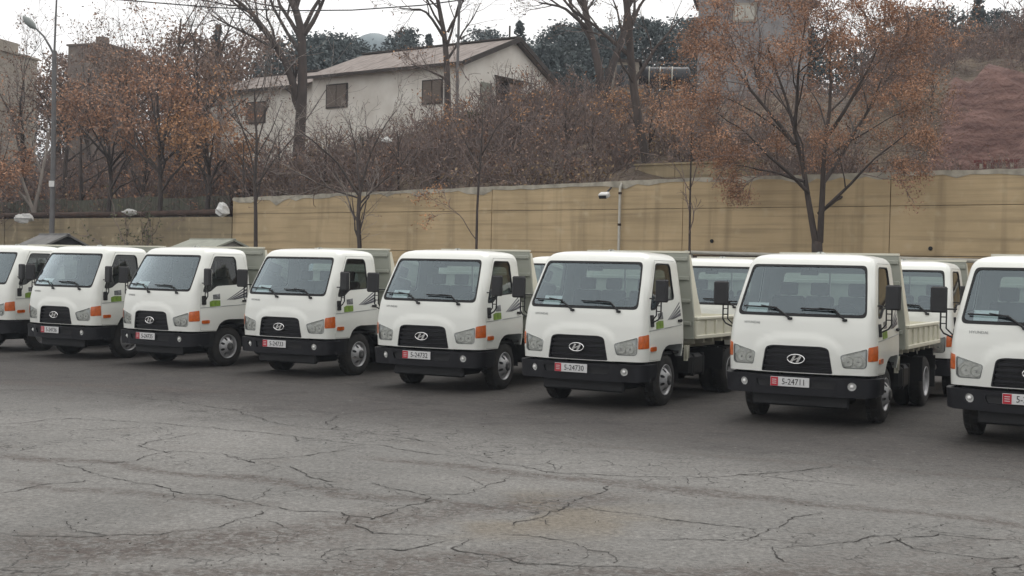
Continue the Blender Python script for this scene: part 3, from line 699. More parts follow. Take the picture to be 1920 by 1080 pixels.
    cr = math_('MULTIPLY', mr(vo.outputs['Distance'], .020, .004), mr(noise(.45, 3).outputs['Fac'], .48, .58, 0, .8)); col = mixc(cr, col, (.03, .027, .025))
    sp = math_('MULTIPLY', mr(fine.outputs['Fac'], .34, .66, .62, 1.36), mr(med.outputs['Fac'], .34, .66, .88, 1.12)); sp2 = mr(grit.outputs['Fac'], .3, .7, .72, 1.26)
    cm = nd.new('ShaderNodeVectorMath'); cm.operation = 'SCALE'; lk.new(col, cm.inputs[0]); lk.new(math_('MULTIPLY', sp, sp2), cm.inputs['Scale'])
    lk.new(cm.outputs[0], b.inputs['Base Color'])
    bp = nd.new('ShaderNodeBump'); bp.inputs['Strength'].default_value = .5; bp.inputs['Distance'].default_value = .012
    hh = math_('ADD', math_('MULTIPLY', fine.outputs['Fac'], .6), math_('MULTIPLY', grit.outputs['Fac'], .5)); hh = math_('ADD', hh, math_('MULTIPLY', cr, -1.2)); lk.new(hh, bp.inputs['Height']); lk.new(bp.outputs[0], b.inputs['Normal'])
    return m
MT['asphalt'] = asphalt_material()
mb = MB(); mb.add([(-900, -300, 0), (900, -300, 0), (900, 700, 0), (-900, 700, 0)], [(0, 1, 2, 3)])
tag(mb.build('asphalt_ground', MT['asphalt']), 'worn grey asphalt yard with cracks and brown gritty patches', kind='structure')

# cracks: ragged dark strips lying 4 mm above the asphalt
MT['crack'] = mat('crack_dirt', (.034, .029, .026), rough=.95, var=.5, scale=9)
CR = [[(210, 740), (330, 752), (440, 770), (555, 800), (690, 812), (830, 830)], [(0, 795), (140, 785), (300, 792), (520, 815), (700, 835), (830, 852), (1000, 878), (1100, 893)],
      [(262, 834), (300, 822), (370, 812)], [(262, 834), (295, 845), (325, 850)], [(320, 845), (400, 850), (480, 868), (470, 862)], [(320, 845), (250, 862), (130, 875)], [(470, 862), (560, 855), (660, 842)],
      [(560, 872), (582, 895), (640, 905)], [(0, 925), (80, 908), (160, 900)], [(100, 870), (190, 890), (300, 912), (400, 928), (480, 938), (560, 956), (640, 960)],
      [(120, 975), (150, 995), (200, 1003)], [(700, 905), (790, 930), (870, 925), (955, 895)], [(790, 930), (800, 940)], [(1000, 878), (1050, 885), (1180, 893), (1340, 893), (1480, 885), (1560, 872)],
      [(1130, 910), (1110, 925), (1060, 945), (1000, 970), (965, 985)], [(1080, 945), (1180, 962), (1300, 978), (1420, 992)], [(1530, 960), (1490, 980), (1420, 1000), (1380, 1012), (1220, 1012)],
      [(1460, 1025), (1480, 1045), (1500, 1060)], [(1460, 1025), (1600, 1015), (1690, 1000)], [(1660, 1005), (1720, 1030), (1860, 1048), (1920, 1048)], [(1920, 1055), (1880, 1068), (1855, 1080)],
      [(860, 1010), (870, 1030), (950, 1045), (1010, 1062)], [(950, 1000), (1080, 1020), (1140, 1035), (1150, 1055)], [(600, 1045), (620, 1030), (760, 1032), (850, 1012)], [(960, 1050), (1100, 1060), (1250, 1072)],
      [(640, 960), (700, 975), (760, 950), (820, 935)], [(1380, 890), (1500, 900), (1620, 912)], [(840, 1005), (700, 1000), (640, 965)], [(0, 1000), (120, 1004), (300, 1004), (420, 985), (490, 958)],
      [(630, 805), (615, 790), (660, 772), (760, 765)], [(930, 860), (915, 850), (940, 842)], [(1030, 880), (1040, 862)], [(1650, 1020), (1760, 1000), (1900, 1012)]]
mb = MB(); rc = random.Random(3)
def crack(fin, k0):
    m_ = len(fin); vs_ = []
    if m_ < 3: return
    for i, q in enumerate(fin):
        tg = (fin[min(i + 1, m_ - 1)] - fin[max(i - 1, 0)]).normalized(); pr = Vector((-tg.y, tg.x, 0)); e = min(1, (i + 1.2) / 3, (m_ - i + .2) / 3)
        w = (.0018 + 0.0048 * max(0, mnoise.noise(q * 3.1 + Vector((5, 0, 0))) + .25) + rc.random() ** 3 * .006) * k0 * e * (1 + (q.y - 8) * .04); vs_ += [q + pr * w * rc.uniform(.5, 1.4), q - pr * w * rc.uniform(.5, 1.4)]
    mb.add([(v.x, v.y, .004) for v in vs_], [(2 * i, 2 * i + 1, 2 * i + 3, 2 * i + 2) for i in range(m_ - 1)])
def ragged(pts, amp=1.0):
    fin = []
    for a, b in zip(pts, pts[1:]):
        n = max(2, int((b - a).length / .05)); pr = Vector((-(b - a).y, (b - a).x, 0)).normalized()
        for k in range(n):
            q = a.lerp(b, k / n); w = mnoise.fractal(q * 1.7, 1, 2, 5) * .11 + mnoise.noise(q * 11) * .028 + rc.uniform(-.012, .012); fin.append(q + pr * w * amp)
    fin.append(pts[-1]); return fin
for ln in CR:
    fin = ragged([at_ground(*p, z=.004) for p in ln]); crack(fin, 1.0)
    for q in fin:                           # crumbled grit along the edges
        for _ in range(2):
            if rc.random() < .5: continue
            c_ = q + Vector((rc.gauss(0, .035), rc.gauss(0, .035), 0)); r_ = rc.uniform(.002, .0075) * (1 + (q.y - 8) * .04); a_ = rc.uniform(0, 6)
            mb.add([(c_.x + r_ * rc.uniform(.5, 1.5) * math.cos(a_ + j_ * 1.57), c_.y + r_ * rc.uniform(.5, 1.5) * math.sin(a_ + j_ * 1.57), .005) for j_ in range(4)], [(0, 1, 2, 3)])
    for k in range(len(fin) // 22):         # short side cracks
        q = fin[rc.randrange(len(fin))]; a = rc.uniform(0, 6.28); l = rc.uniform(.15, .7); crack(ragged([q, q + Vector((math.cos(a) * l, math.sin(a) * l, 0))], .7), .6)
tag(mb.build('asphalt_crack', MT['crack']), 'dark ragged cracks running across the grey asphalt', kind='stuff')
# small stones and litter on the asphalt
MT['pebble'] = mat('pebble', (.10, .09, .08), rough=.9, var=.5, scale=30); MT['litter'] = mat('litter_white', (.7, .7, .68), rough=.7, var=.15, scale=8)
mb = MB(); rc = random.Random(11)
for k in range(260):
    p = at_ground(rc.uniform(-20, 1940), rc.uniform(740, 1090) if k % 3 else rc.choice((900, 960, 1000, 1030)) + rc.gauss(0, 18)); r = rc.uniform(.002, .0055) * (1 + p.y * .03)
    mb.sphere((p.x, p.y, r * .5), r, 5, 3, 0, (rc.uniform(.8, 1.5), rc.uniform(.8, 1.4), .7))
tag(mb.build('loose_stones', MT['pebble']), 'loose dark stones scattered over the asphalt', kind='stuff')

# ---------------- terrain behind the wall
MT['soil'] = mat('slope_soil', (.17, .128, .088), rough=.95, var=.0, col2=(.085, .065, .052), scale=.55, bump=.8, bscale=5, detail=9)
def soil_material():
    m = MT['soil']; t = m.node_tree; b = t.nodes['Principled BSDF']; lk = t.links; src = b.inputs['Base Color'].links[0].from_socket
    co = t.nodes.new('ShaderNodeTexCoord'); nz = t.nodes.new('ShaderNodeTexNoise'); nz.inputs['Scale'].default_value = .5; nz.inputs['Detail'].default_value = 6; lk.new(co.outputs['Object'], nz.inputs['Vector'])
    at_ = t.nodes.new('ShaderNodeAttribute'); at_.attribute_name = 'red_cut'
    ad = t.nodes.new('ShaderNodeMath'); ad.operation = 'MULTIPLY_ADD'; lk.new(nz.outputs['Fac'], ad.inputs[0]); ad.inputs[1].default_value = .9; lk.new(at_.outputs['Fac'], ad.inputs[2])
    mr = t.nodes.new('ShaderNodeMapRange'); mr.inputs['From Min'].default_value = .85; mr.inputs['From Max'].default_value = 1.1; lk.new(ad.outputs[0], mr.inputs['Value'])
    wv = t.nodes.new('ShaderNodeTexNoise'); wv.inputs['Scale'].default_value = 1.2; wv.inputs['Detail'].default_value = 8
    mp = t.nodes.new('ShaderNodeMapping'); mp.inputs['Scale'].default_value = (.6, .6, 3.5); lk.new(co.outputs['Object'], mp.inputs['Vector']); lk.new(mp.outputs[0], wv.inputs['Vector'])
    rr = t.nodes.new('ShaderNodeValToRGB'); rr.color_ramp.elements[0].color = (.105, .056, .048, 1); rr.color_ramp.elements[1].color = (.215, .125, .105, 1); rr.color_ramp.elements[0].position = .35; rr.color_ramp.elements[1].position = .68
    lk.new(wv.outputs['Fac'], rr.inputs['Fac'])
    mx = t.nodes.new('ShaderNodeMix'); mx.data_type = 'RGBA'; lk.new(mr.outputs[0], mx.inputs[0]); lk.new(src, mx.inputs[6]); lk.new(rr.outputs[0], mx.inputs[7]); lk.new(mx.outputs[2], b.inputs['Base Color'])
soil_material()
for n_ in MT['soil'].node_tree.nodes:
    if n_.type == 'BUMP': n_.inputs['Distance'].default_value = .22; n_.inputs['Strength'].default_value = 1.0
tt = np.concatenate([np.arange(-160, -60, 8), np.arange(-60, 40, .55), np.arange(40, 140, 8)]); ss = np.concatenate([np.arange(.35, 42, .45), np.arange(42, 120, 5), np.arange(120, 620, 50)])
Tg, Sg = np.meshgrid(tt, ss); X = WO.x + WT.x * Tg + WN.x * Sg; Y = WO.y + WT.y * Tg + WN.y * Sg; Z = terrain(X, Y)
V = np.stack([X, Y, Z], -1).reshape(-1, 3); nt_, ns_ = len(tt), len(ss); I = np.arange(nt_ * ns_).reshape(ns_, nt_)
F = np.stack([I[:-1, :-1], I[:-1, 1:], I[1:, 1:], I[1:, :-1]], -1).reshape(-1, 4)
me = np_mesh('hillside', V, F, MT['soil'], smooth=True)
rc_ = (smooth(Tg, 2.2, 4.0) * (1 - smooth(Tg, 11, 13)) * smooth(Sg, 11.0, 12.0) * (1 - smooth(Sg, 15.6, 17.5))).astype(np.float32).ravel()
a_ = me.attributes.new('red_cut', 'FLOAT', 'POINT'); a_.data.foreach_set('value', rc_)
tag(link('hillside', me), 'brown brushy hillside rising behind the wall with a bare red earth cut at right', kind='structure')

# ---------------- the long concrete retaining wall, panel by panel
def concrete(name, c1, c2, streak):
    m = mat(name, c1, rough=.9, col2=c2, scale=.7, bump=.0, detail=8)
    t = m.node_tree; b = t.nodes['Principled BSDF']; lk = t.links; src = b.inputs['Base Color'].links[0].from_socket
    co = t.nodes.new('ShaderNodeTexCoord')
    def nz(scale, sc3, det=6):
        mp = t.nodes.new('ShaderNodeMapping'); mp.inputs['Scale'].default_value = sc3; n = t.nodes.new('ShaderNodeTexNoise'); n.inputs['Scale'].default_value = scale; n.inputs['Detail'].default_value = det
        lk.new(co.outputs['Object'], mp.inputs['Vector']); lk.new(mp.outputs[0], n.inputs['Vector']); return n.outputs['Fac']
    def layer(src, fac, a, c, k, colr):
        r = t.nodes.new('ShaderNodeMapRange'); r.inputs['From Min'].default_value = a; r.inputs['From Max'].default_value = c; r.inputs['To Max'].default_value = k; lk.new(fac, r.inputs['Value'])
        x = t.nodes.new('ShaderNodeMix'); x.data_type = 'RGBA'; lk.new(r.outputs[0], x.inputs[0]); lk.new(src, x.inputs[6]); x.inputs[7].default_value = colr + (1,); return x.outputs[2]
    col = layer(src, nz(1, (.22, .22, 6.0), 6), .5, .68, .60, tuple(q * .48 for q in c1))        # board marks, level
    col = layer(col, nz(1, (2.4, 2.4, .16), 6), .55, .78, streak, tuple(q * .45 for q in c2))     # run-off, upright
    col = layer(col, nz(2.2, (1, 1, 1), 9), .58, .72, .5, (.56, .46, .30))
    lk.new(col, b.inputs['Base Color'])
    bp = t.nodes.new('ShaderNodeBump'); bp.inputs['Strength'].default_value = .6; bp.inputs['Distance'].default_value = .03; lk.new(nz(1, (.15, .15, 6), 6), bp.inputs['Height']); lk.new(bp.outputs[0], b.inputs['Normal'])
    return m
MT['wall'] = concrete('tan_concrete', (.535, .405, .240), (.425, .322, .188), .6)
MT['wall_dark'] = concrete('dark_old_concrete', (.33, .265, .165), (.22, .175, .11), .5)
MT['coping'] = mat('pale_coping', (.48, .44, .36), rough=.9, var=.45, scale=2.5, bump=.4)
ROTW = math.atan2(WT.y, WT.x)
wr = empty('retaining_wall', (*ws_xy(0, 0), 0), ROTW)
tag(wr, 'long tan board-marked concrete retaining wall behind the parked trucks', 'wall', 'retaining walls')
def wpart(mb, name, m, parent): return mb.build(name, m, parent)
joints = [-20.65, -14.2, -7.6, -.2, 6.35, 12.9, 19.5, 26]
mb = MB(); mb.prism([(joints[0], 0), (joints[-1], 0), (joints[-1], wall_top(26) - .06), (10, wall_top(10) - .06), (0, wall_top(0) - .06), (joints[0], wall_top(joints[0]) - .06)], .05, .42, 0, 'xz'); wpart(mb, 'wall_core', MT['wall_dark'], wr)
rw = random.Random(5)
for a, b in zip(joints, joints[1:]):
    for lo, hi in ((0.0, 2.62), (2.645, 4.02), (4.04, None)):
        ta, tb = (hi, hi) if hi else (wall_top(a), wall_top(b)); y0 = rw.uniform(-.012, .012)
        mb = MB(); n = 14; top = [(a + .012 + (b - a - .024) * k / n, (ta + (tb - ta) * k / n) + (rw.uniform(-.025, .02) if hi is None and 0 < k < n else 0)) for k in range(n + 1)]
        mb.prism([(a + .012, lo), (b - .012, lo)] + top[::-1], y0, .048, 0, 'xz'); wpart(mb, 'concrete_panel', MT['wall'], wr)
    mb = MB(); n = 18; z0, z1 = wall_top(a), wall_top(b)
    lowr = [(a + (b - a) * k / n, z0 + (z1 - z0) * k / n - .05 - rw.uniform(0, .05) - max(0, rw.gauss(0, .09))) for k in range(n + 1)]; up = [(a + (b - a) * k / n, z0 + (z1 - z0) * k / n + .025 + rw.uniform(0, .03)) for k in range(n + 1)]
    for k in range(n):
        mb.add([(lowr[k][0], -.016, lowr[k][1]), (lowr[k + 1][0], -.016, lowr[k + 1][1]), (up[k + 1][0], -.016, up[k + 1][1]), (up[k][0], -.016, up[k][1]), (up[k][0], .44, up[k][1]), (up[k + 1][0], .44, up[k + 1][1])], [(0, 1, 2, 3), (3, 2, 5, 4)])
    wpart(mb, 'coping', MT['coping'], wr)
mb = MB()          # weep holes
for px, py in ((1335, 452), (1745, 466)):
    Yd = 35.5 / (((px - 960) / FOC) * WN.x + WN.y); p = at(px, py, Yd); t_, s_ = st_of(p.x, p.y); mb.tube([(t_, -.03, p.z), (t_, .02, p.z)], .06, 10)
wpart(mb, 'drain_hole', MT['underside'], wr)
def on_wall(px, py, off=-.1):
    dx = (px - 960) / FOC; Yd = (35.5 + off) / (dx * WN.x + WN.y); return at(px, py, Yd)
# the lower, older stretch on the left with its parapet
wl_ = empty('old_wall', (*ws_xy(0, 0), 0), ROTW); tag(wl_, 'lower dark stained concrete wall stretch at the left behind the huts', 'wall', 'retaining walls')
jl = [-62, -52, -43.5, -36.5, -31.0, -25.6, -20.68]; tz = 3.92
mb = MB(); mb.box(((jl[0] + jl[-1]) / 2, .25, tz / 2 - .1), (jl[-1] - jl[0], .38, tz - .2)); wpart(mb, 'wall_core', MT['wall_dark'], wl_)
for a, b in zip(jl, jl[1:]):
    for lo, hi in ((0, 2.6), (2.62, tz)):
        mb = MB(); mb.box(((a + b) / 2, .025 + rw.uniform(-.01, .01), (lo + hi) / 2), (b - a - .03, .06, hi - lo)); wpart(mb, 'concrete_panel', MT['wall_dark'], wl_)
MT['rust'] = mat('rusty_iron', (.075, .042, .030), rough=.85, var=.5, scale=3, bump=.3)
bm_ = MB(); bm_.tube([(jl[0], .12, tz + .13), (-45, .10, tz + .14), (-33, .12, tz + .17), (-27, .11, tz + .15), (-20.9, .10, tz + .20)], .13, 10); o = bm_.build('rusty_pipe', MT['rust']); o.location = wl_.location; o.rotation_euler = wl_.rotation_euler
tag(o, 'thick rusty brown pipe lying along the top of the low left wall', 'pipe')
MT['olive_sheet'] = mat('olive_sheet', (.115, .115, .085), rough=.7, var=.3, scale=2, stretch=(6, 6, .4))
fo = empty('sheet_fence', (*ws_xy(0, 1.1), 0), ROTW); tag(fo, 'low grey-green sheet metal fence above the left wall behind the rusty pipe', 'fence')
for k in range(16):
    t0 = -58 + k * 2.25; mb = MB(); n = 16
    for j in range(n):
        x0, x1 = t0 + 2.22 * j / n, t0 + 2.22 * (j + 1) / n; y0, y1 = (.02 if j % 2 else -.02), (.02 if (j + 1) % 2 else -.02); zt = 4.85 + .05 * math.sin(k * 2.1)
        mb.add([(x0, y0, 3.7), (x1, y1, 3.7), (x1, y1, zt), (x0, y0, zt)], [(0, 1, 2, 3)])
    o = mb.build('fence_sheet', MT['olive_sheet'], fo); md = o.modifiers.new('thickness', 'SOLIDIFY'); md.thickness = .012
for k in range(0, 17, 2): mb = MB(); mb.box((-58 + k * 2.25, .06, 4.25), (.06, .06, 1.3)); mb.build('fence_post', MT['rust'], fo)
# olive parapet wall set back at the centre right
pw = empty('parapet_wall', (*ws_xy(0, 2.6), 0), ROTW); tag(pw, 'short olive concrete parapet above the long wall, by the leaning big trunk', 'wall', 'retaining walls')
p0, p1 = at(1176, 330, 43.5), at(1400, 330, 40.5); ta, tb = st_of(p0.x, p0.y)[0], st_of(p1.x, p1.y)[0]
for k in range(3):
    a, b = ta + (tb - ta) * k / 3, ta + (tb - ta) * (k + 1) / 3; mb = MB(); mb.box(((a + b) / 2, 0, 5.0), (b - a - .02, .22, 1.3)); mb.build('concrete_panel', MT['wall_dark'], pw)
mb = MB(); mb.box(((ta + tb) / 2, -.01, 5.68), (tb - ta + .05, .30, .06)); mb.build('coping', MT['wall_dark'], pw)
# pale pipe rail running along the wall foot behind the right-hand trucks
MT['pale_pipe'] = mat('pale_pipe', (.48, .46, .40), rough=.5, var=.2, scale=5)
a, b = on_wall(1285, 473, -.5), on_wall(1925, 492, -.5)
t0, t1 = st_of(a.x, a.y)[0], 22
pr = empty('pipe_rail', (*ws_xy(0, -.5), 0), ROTW); tag(pr, 'pale horizontal pipe on posts along the wall behind the right-hand trucks', 'pipe')
mb = MB(); mb.tube([(t0, 0, a.z), (t1, 0, a.z + (b.z - a.z) * (t1 - t0) / (st_of(b.x, b.y)[0] - t0))], .06, 10); mb.build('pipe', MT['pale_pipe'], pr)
mb = MB(); mb.box(((t0 + t1) / 2, .05, a.z - .13), (t1 - t0, .04, .10)); mb.build('lower_rail', MT['rust'], pr)
for k in range(7): mb = MB(); mb.tube([(t0 + .2 + k * 3.2, .06, 0), (t0 + .2 + k * 3.2, .06, a.z - .05)], .05, 8); mb.build('post', MT['pale_pipe'], pr)
# drain pipe, flood lamp on the wall
p = on_wall(1163, 345, -.09); q = on_wall(1163, 480, -.09)
mb = MB(); mb.tube([(p.x, p.y, .05), (p.x, p.y, p.z - .12), (p.x + .1 * WN.x, p.y + .1 * WN.y, p.z + .02)], .045, 8); wdp = mb.build('drain_pipe', MT['pale_pipe'])
mb = MB()
for zz in (1.2, 2.4, 3.5, 4.5): mb.tube([(p.x, p.y, zz), (p.x, p.y, zz + .07)], .058, 8)
mb.build('pipe_collar', MT['rust'], wdp); tag(wdp, 'thin pale drain pipe running down the tan wall beside the small flood lamp', 'pipe')
p = on_wall(1146, 352, -.05); q = on_wall(1133, 366, -.45)
mb = MB(); mb.tube([p, q], .03, 8); fl_ = mb.build('flood_lamp', MT['chassis']); tag(fl_, 'small white flood lamp on a dark bracket high on the tan wall', 'lamp')
mb = MB(); mb.box(q, (.34, .22, .16), Matrix.Rotation(ROTW, 3, 'Z') @ Matrix.Rotation(R(25), 3, 'X'), bev=.03); mb.build('lamp_housing', MT['litter'], fl_)
mb = MB(); mb.box(q + Vector((-.06, -.10, -.07)), (.26, .03, .10), Matrix.Rotation(ROTW, 3, 'Z') @ Matrix.Rotation(R(25), 3, 'X')); mb.build('lamp_glass', MT['rubber'], fl_)

# ---------------- huts in the yard
MT['hut_wall'] = mat('hut_wall', (.30, .29, .26), rough=.8, var=.2, scale=2); MT['hut_roof'] = mat('hut_roof_grey', (.15, .145, .14), rough=.7, var=.35, scale=3); MT['hut_roof2'] = mat('hut_roof_pale', (.29, .30, .25), rough=.6, var=.2, scale=3); MT['darkgable'] = mat('dark_gable', (.018, .016, .016), rough=.8)
MT['window_dark'] = mat('window_dark', (.02, .023, .026), rough=.12, spec=.7); MT['woodwork'] = mat('brown_woodwork', (.075, .05, .035), rough=.7, var=.3, scale=8)
def hut(loc, rz, w, d, h, rise, roofm, gablem, label, group=None):
    r = empty('hut', loc, rz); tag(r, label, 'hut', 'huts by the wall')
    mb = MB(); mb.box((0, 0, h / 2), (w, d, h)); mb.build('wall', MT['hut_wall'], r)
    for s in (1, -1):
        mb = MB(); y = s * (d / 2 + .03); mb.prism([(-w / 2 - .12, h - .02), (w / 2 + .12, h - .02), (0, h + rise - .03)], y - .02, y + .02, 0, 'xz'); mb.build('gable', gablem, r)
        mb = MB(); L_ = math.hypot(w / 2 + .25, rise + .02); an = math.atan2(rise + .02, w / 2 + .25)
        mb.box((s * (w / 4 + .06), 0, h + rise / 2 + .02), (L_, d + .4, .06), Matrix.Rotation(s * an, 3, 'Y')); mb.build('roof', roofm, r)
    mb = MB(); mb.box((w * .2, -d / 2 - .02, 1.0), (.8, .04, 2.0)); mb.build('door', MT['woodwork'], r)
    f = MB(); f.box((-w * .22, -d / 2 - .02, 1.45), (.8, .05, .8)); f = f.build('window', MT['woodwork'], r); mb = MB(); mb.box((-w * .22, -d / 2 - .05, 1.45), (.68, .03, .68)); mb.build('pane', MT['window_dark'], f)
p = at(98, 447, 42.0); hut((p.x - .15, p.y + .6, 0), R(46), 1.55, 1.55, 2.36, .46, MT['hut_roof'], MT['darkgable'], 'small hut with dark gable and grey roof behind the left trucks')
p = at(385, 450, 43.0); hut((p.x, p.y + 1.0, 0), R(52), 2.0, 1.9, 2.38, .42, MT['hut_roof2'], MT['hut_wall'], 'small hut with pale greenish roof behind the third truck')

# ---------------- the long white house on the slope
MT['render_white'] = mat('old_white_render', (.80, .77, .71), rough=.92, col2=(.66, .62, .56), scale=.9, bump=.3, detail=8)
MT['roof_sheet'] = mat('weathered_roof', (.30, .255, .23), rough=.85, col2=(.17, .14, .125), scale=1.4, detail=8, stretch=(1, 4, 1)); MT['roof_edge'] = mat('roof_edge', (.06, .048, .042), rough=.8, var=.3, scale=4)
MT['shutter'] = mat('brown_shutter', (.17, .135, .11), rough=.7, var=.3, scale=5, stretch=(1, 1, 8))
HA = Vector((-.8098, .5867)); HB = WN
HC = Vector((-2.54, 62.0))
hz0 = 8.9
house = empty('long_house', (HC.x, HC.y, hz0), math.atan2(HB.y, HB.x)); tag(house, 'long low whitewashed house with weathered gabled roof on the slope', 'house', 'buildings on the hill')
# local x = into the gable width (8.1), local y = along the length (to the left)
def hbox(name, c, d, m, parent=house, rot=None): mb = MB(); mb.box(c, d, rot); return mb.build(name, m, parent)
GW, EH, RH = 8.1, 3.12, 4.75
mb = MB(); mb.prism([(0, -4.5), (GW, -4.5), (GW, EH - .5), (GW / 2, RH - .08), (0, EH)], 0, 10.1, 0, 'xz'); mb.build('wall', MT['render_white'], house)
mb = MB(); mb.prism([(.25, -4.5), (GW - .3, -4.5), (GW - .3, EH - .9), (GW / 2, RH - .75), (.25, EH - .35)], 10.102, 18.4, 0, 'xz'); mb.build('wall', MT['render_white'], house)
def slope_strip(y0, y1, xe, ze, xr, zr, m, n, nm='roof_sheet'):
    L_ = math.hypot(xr - xe, zr - ze); an = math.atan2(zr - ze, xr - xe); w = (y1 - y0) / n
    for k in range(n):
        mb = MB(); mb.box(((xe + xr) / 2, y0 + (k + .5) * w, (ze + zr) / 2 + .05 + rw.uniform(-.012, .012)), (L_, w - .03, .06), Matrix.Rotation(-an, 3, 'Y')); mb.build(nm, m, house)
slope_strip(-.35, 10.3, -.45, EH - .16, GW / 2, RH, MT['roof_sheet'], 9); slope_strip(-.35, 10.3, GW + .45, EH - .66, GW / 2, RH, MT['roof_sheet'], 9)
slope_strip(10.32, 18.8, -.2, EH - .48, GW / 2, RH - .65, MT['roof_sheet'], 7); slope_strip(10.32, 18.8, GW + .1, EH - 1.1, GW / 2, RH - .65, MT['roof_sheet'], 7)
mb = MB()
for (x0, z0, x1, z1) in ((-.5, EH - .20, GW / 2, RH + .0), (GW + .5, EH - .70, GW / 2, RH + .0)):
    L_ = math.hypot(x1 - x0, z1 - z0); an = math.atan2(z1 - z0, x1 - x0); mb.box(((x0 + x1) / 2, -.385, (z0 + z1) / 2 + .02), (L_, .05, .24), Matrix.Rotation(-an, 3, 'Y'))
mb.box((-.50, 5.0, EH - .17), (.05, 10.7, .14)); mb.box((-.24, 14.5, EH - .5), (.05, 8.5, .14)); mb.build('fascia_board', MT['roof_edge'], house)
mb = MB(); mb.box((GW / 2, 5.0, RH + .12), (.3, 10.6, .08)); mb.box((GW / 2, 14.5, RH - .53), (.3, 8.3, .08)); mb.build('ridge_cap', MT['roof_edge'], house)
for (y, w, z, h) in ((8.3, 1.5, 1.95, 1.25), (1.9, 1.3, 1.75, 1.2), (14.6, 1.5, 1.45, 1.2)):
    x = -.02 if y < 10 else .23
    f = hbox('window', (x, y, z), (.10, w, h), MT['roof_edge'])
    for s in (-.5, .5): hbox('shutter', (x - .05, y + s * (w / 2 - .06), z), (.05, w / 2 - .12, h - .14), MT['shutter'], f)
f = hbox('window', (3.6, -.03, 2.05), (2.0, .12, 1.05), MT['roof_edge']); hbox('pane', (3.6, -.09, 2.0), (1.8, .04, .85), MT['window_dark'], f)
hbox('awning', (3.7, -.45, 2.66), (2.5, .9, .05), MT['roof_edge'], house, Matrix.Rotation(R(14), 3, 'X')); hbox('door', (1.75, -.03, 1.25), (.85, .08, 2.1), MT['hut_roof2'])
mb = MB(); mb.tube([(GW / 2, .3, RH), (GW / 2, .3, RH + .75)], .05, 6); mb.build('vent_pipe', MT['roof_edge'], house)

# ---------------- stone house at the top right, left buildings, dome, hut and tank
MT['stone'] = mat('grey_stone', (.30, .29, .285), rough=.9, col2=(.20, .19, .19), scale=1.6, bump=.4, detail=8); MT['brown_stone'] = mat('brown_stone', (.215, .18, .155), rough=.9, col2=(.13, .105, .09), scale=1.3, bump=.4, detail=8)
MT['beige'] = mat('beige_render', (.36, .32, .27), rough=.9, col2=(.25, .22, .18), scale=.8, detail=7); MT['slate'] = mat('slate_roof', (.10, .105, .125), rough=.7, var=.3, scale=3)
def block_house(name, label, px, py_base, Y, w, d, h, rz, m, roof=None, wins=(), cat='house', extra=None):
    p = at(px, py_base, Y); r = empty(name, (p.x, p.y, min(p.z, ground_z(p.x, p.y) - .3)), rz); z0 = p.z - r.location.z
    tag(r, label, cat, 'buildings on the hill')
    mb = MB(); mb.box((0, 0, (h + z0) / 2), (w, d, h + z0)); mb.build('wall', m, r)
    H = h + z0
    if roof == 'eaves':
        mb = MB(); mb.box((0, 0, H + .12), (w + 1.0, d + 1.0, .24)); mb.prism([(-w / 2 - .5, H + .24), (w / 2 + .5, H + .24), (0, H + 1.7)], -d / 2 - .5, d / 2 + .5, 0, 'xz'); mb.build('roof', MT['slate'], r)
    elif roof == 'parapet':
        mb = MB(); mb.box((0, 0, H + .06), (w + .2, d + .2, .12)); mb.build('roof_slab', m, r)
    for (x, z, ww, hh) in wins:
        f = MB(); f.box((x, -d / 2 - .02, z + z0), (ww + .2, .10, hh + .2)); f = f.build('window', MT['beige'], r)
        for s in (-1, 1): mb = MB(); mb.box((x + s * ww / 4, -d / 2 - .07, z + z0), (ww / 2 - .05, .03, hh - .04)); mb.build('pane', MT['pale_pipe'] if name == 'stone_house' else MT['window_dark'], f)  # stone house panes coloured pale to stand in for bright sky
    if extra: extra(r, H)
    return r
def chim(r, H): mb = MB(); mb.box((.15, 0, H + .4), (.65, .6, .8)); mb.build('chimney', MT['brown_stone'], r)
block_house('stone_house', 'grey stone house with overhanging slate roof behind the big brown tree', 1412, 130, 74, 6.0, 5, 4.0, R(-12), MT['stone'], 'eaves', [(-.45, 2.75, 1.1, .85)])
block_house('tower_house', 'brown stone tower house with a chimney among bare trees at left', 186, 230, 88, 2.9, 3, 5.0, R(-20), MT['brown_stone'], 'parapet', [(-.3, 2.0, .7, 1.2)], extra=chim)
def step(r, H): mb = MB(); mb.box((.75, 0, H + .1 + .35), (1.1, 2.0, .7)); mb.build('roof_room', MT['beige'], r)
block_house('apartment_block', 'beige apartment block cut off by the left edge of the photo', -22, 290, 80, 3.2, 5, 6.2, R(-15), MT['beige'], 'parapet', [(.3, 4.4, .7, 1.2), (.3, 1.8, .7, 1.2)], extra=step)
# dark roller box hut beside the tank
p = at(1172, 185, 60)
r = empty('kiosk', (p.x, p.y, ground_z(p.x, p.y) - .2), R(-8)); zz = p.z - r.location.z; tag(r, 'small pale hut with dark window beside the black water tank', 'hut', 'buildings on the hill')
mb = MB(); mb.box((0, 0, (zz + 1.6) / 2), (1.25, 1.2, zz + 1.6)); mb.build('wall', MT['beige'], r); mb = MB(); mb.box((0, 0, zz + 1.66), (1.5, 1.4, .12)); mb.build('roof', MT['roof_edge'], r)
mb = MB(); mb.box((.05, -.62, zz + .95), (.85, .06, 1.0)); mb.build('window', MT['window_dark'], r)
MT['tank_black'] = mat('tank_black', (.020, .021, .026), rough=.45, var=.3, scale=2)
p = at(1240, 146, 60); gz = ground_z(p.x, p.y)
tk = empty('water_tank', (p.x, p.y, gz), R(-8)); zz = p.z - gz; tag(tk, 'black horizontal water tank with pale straps on a stand', 'tank')
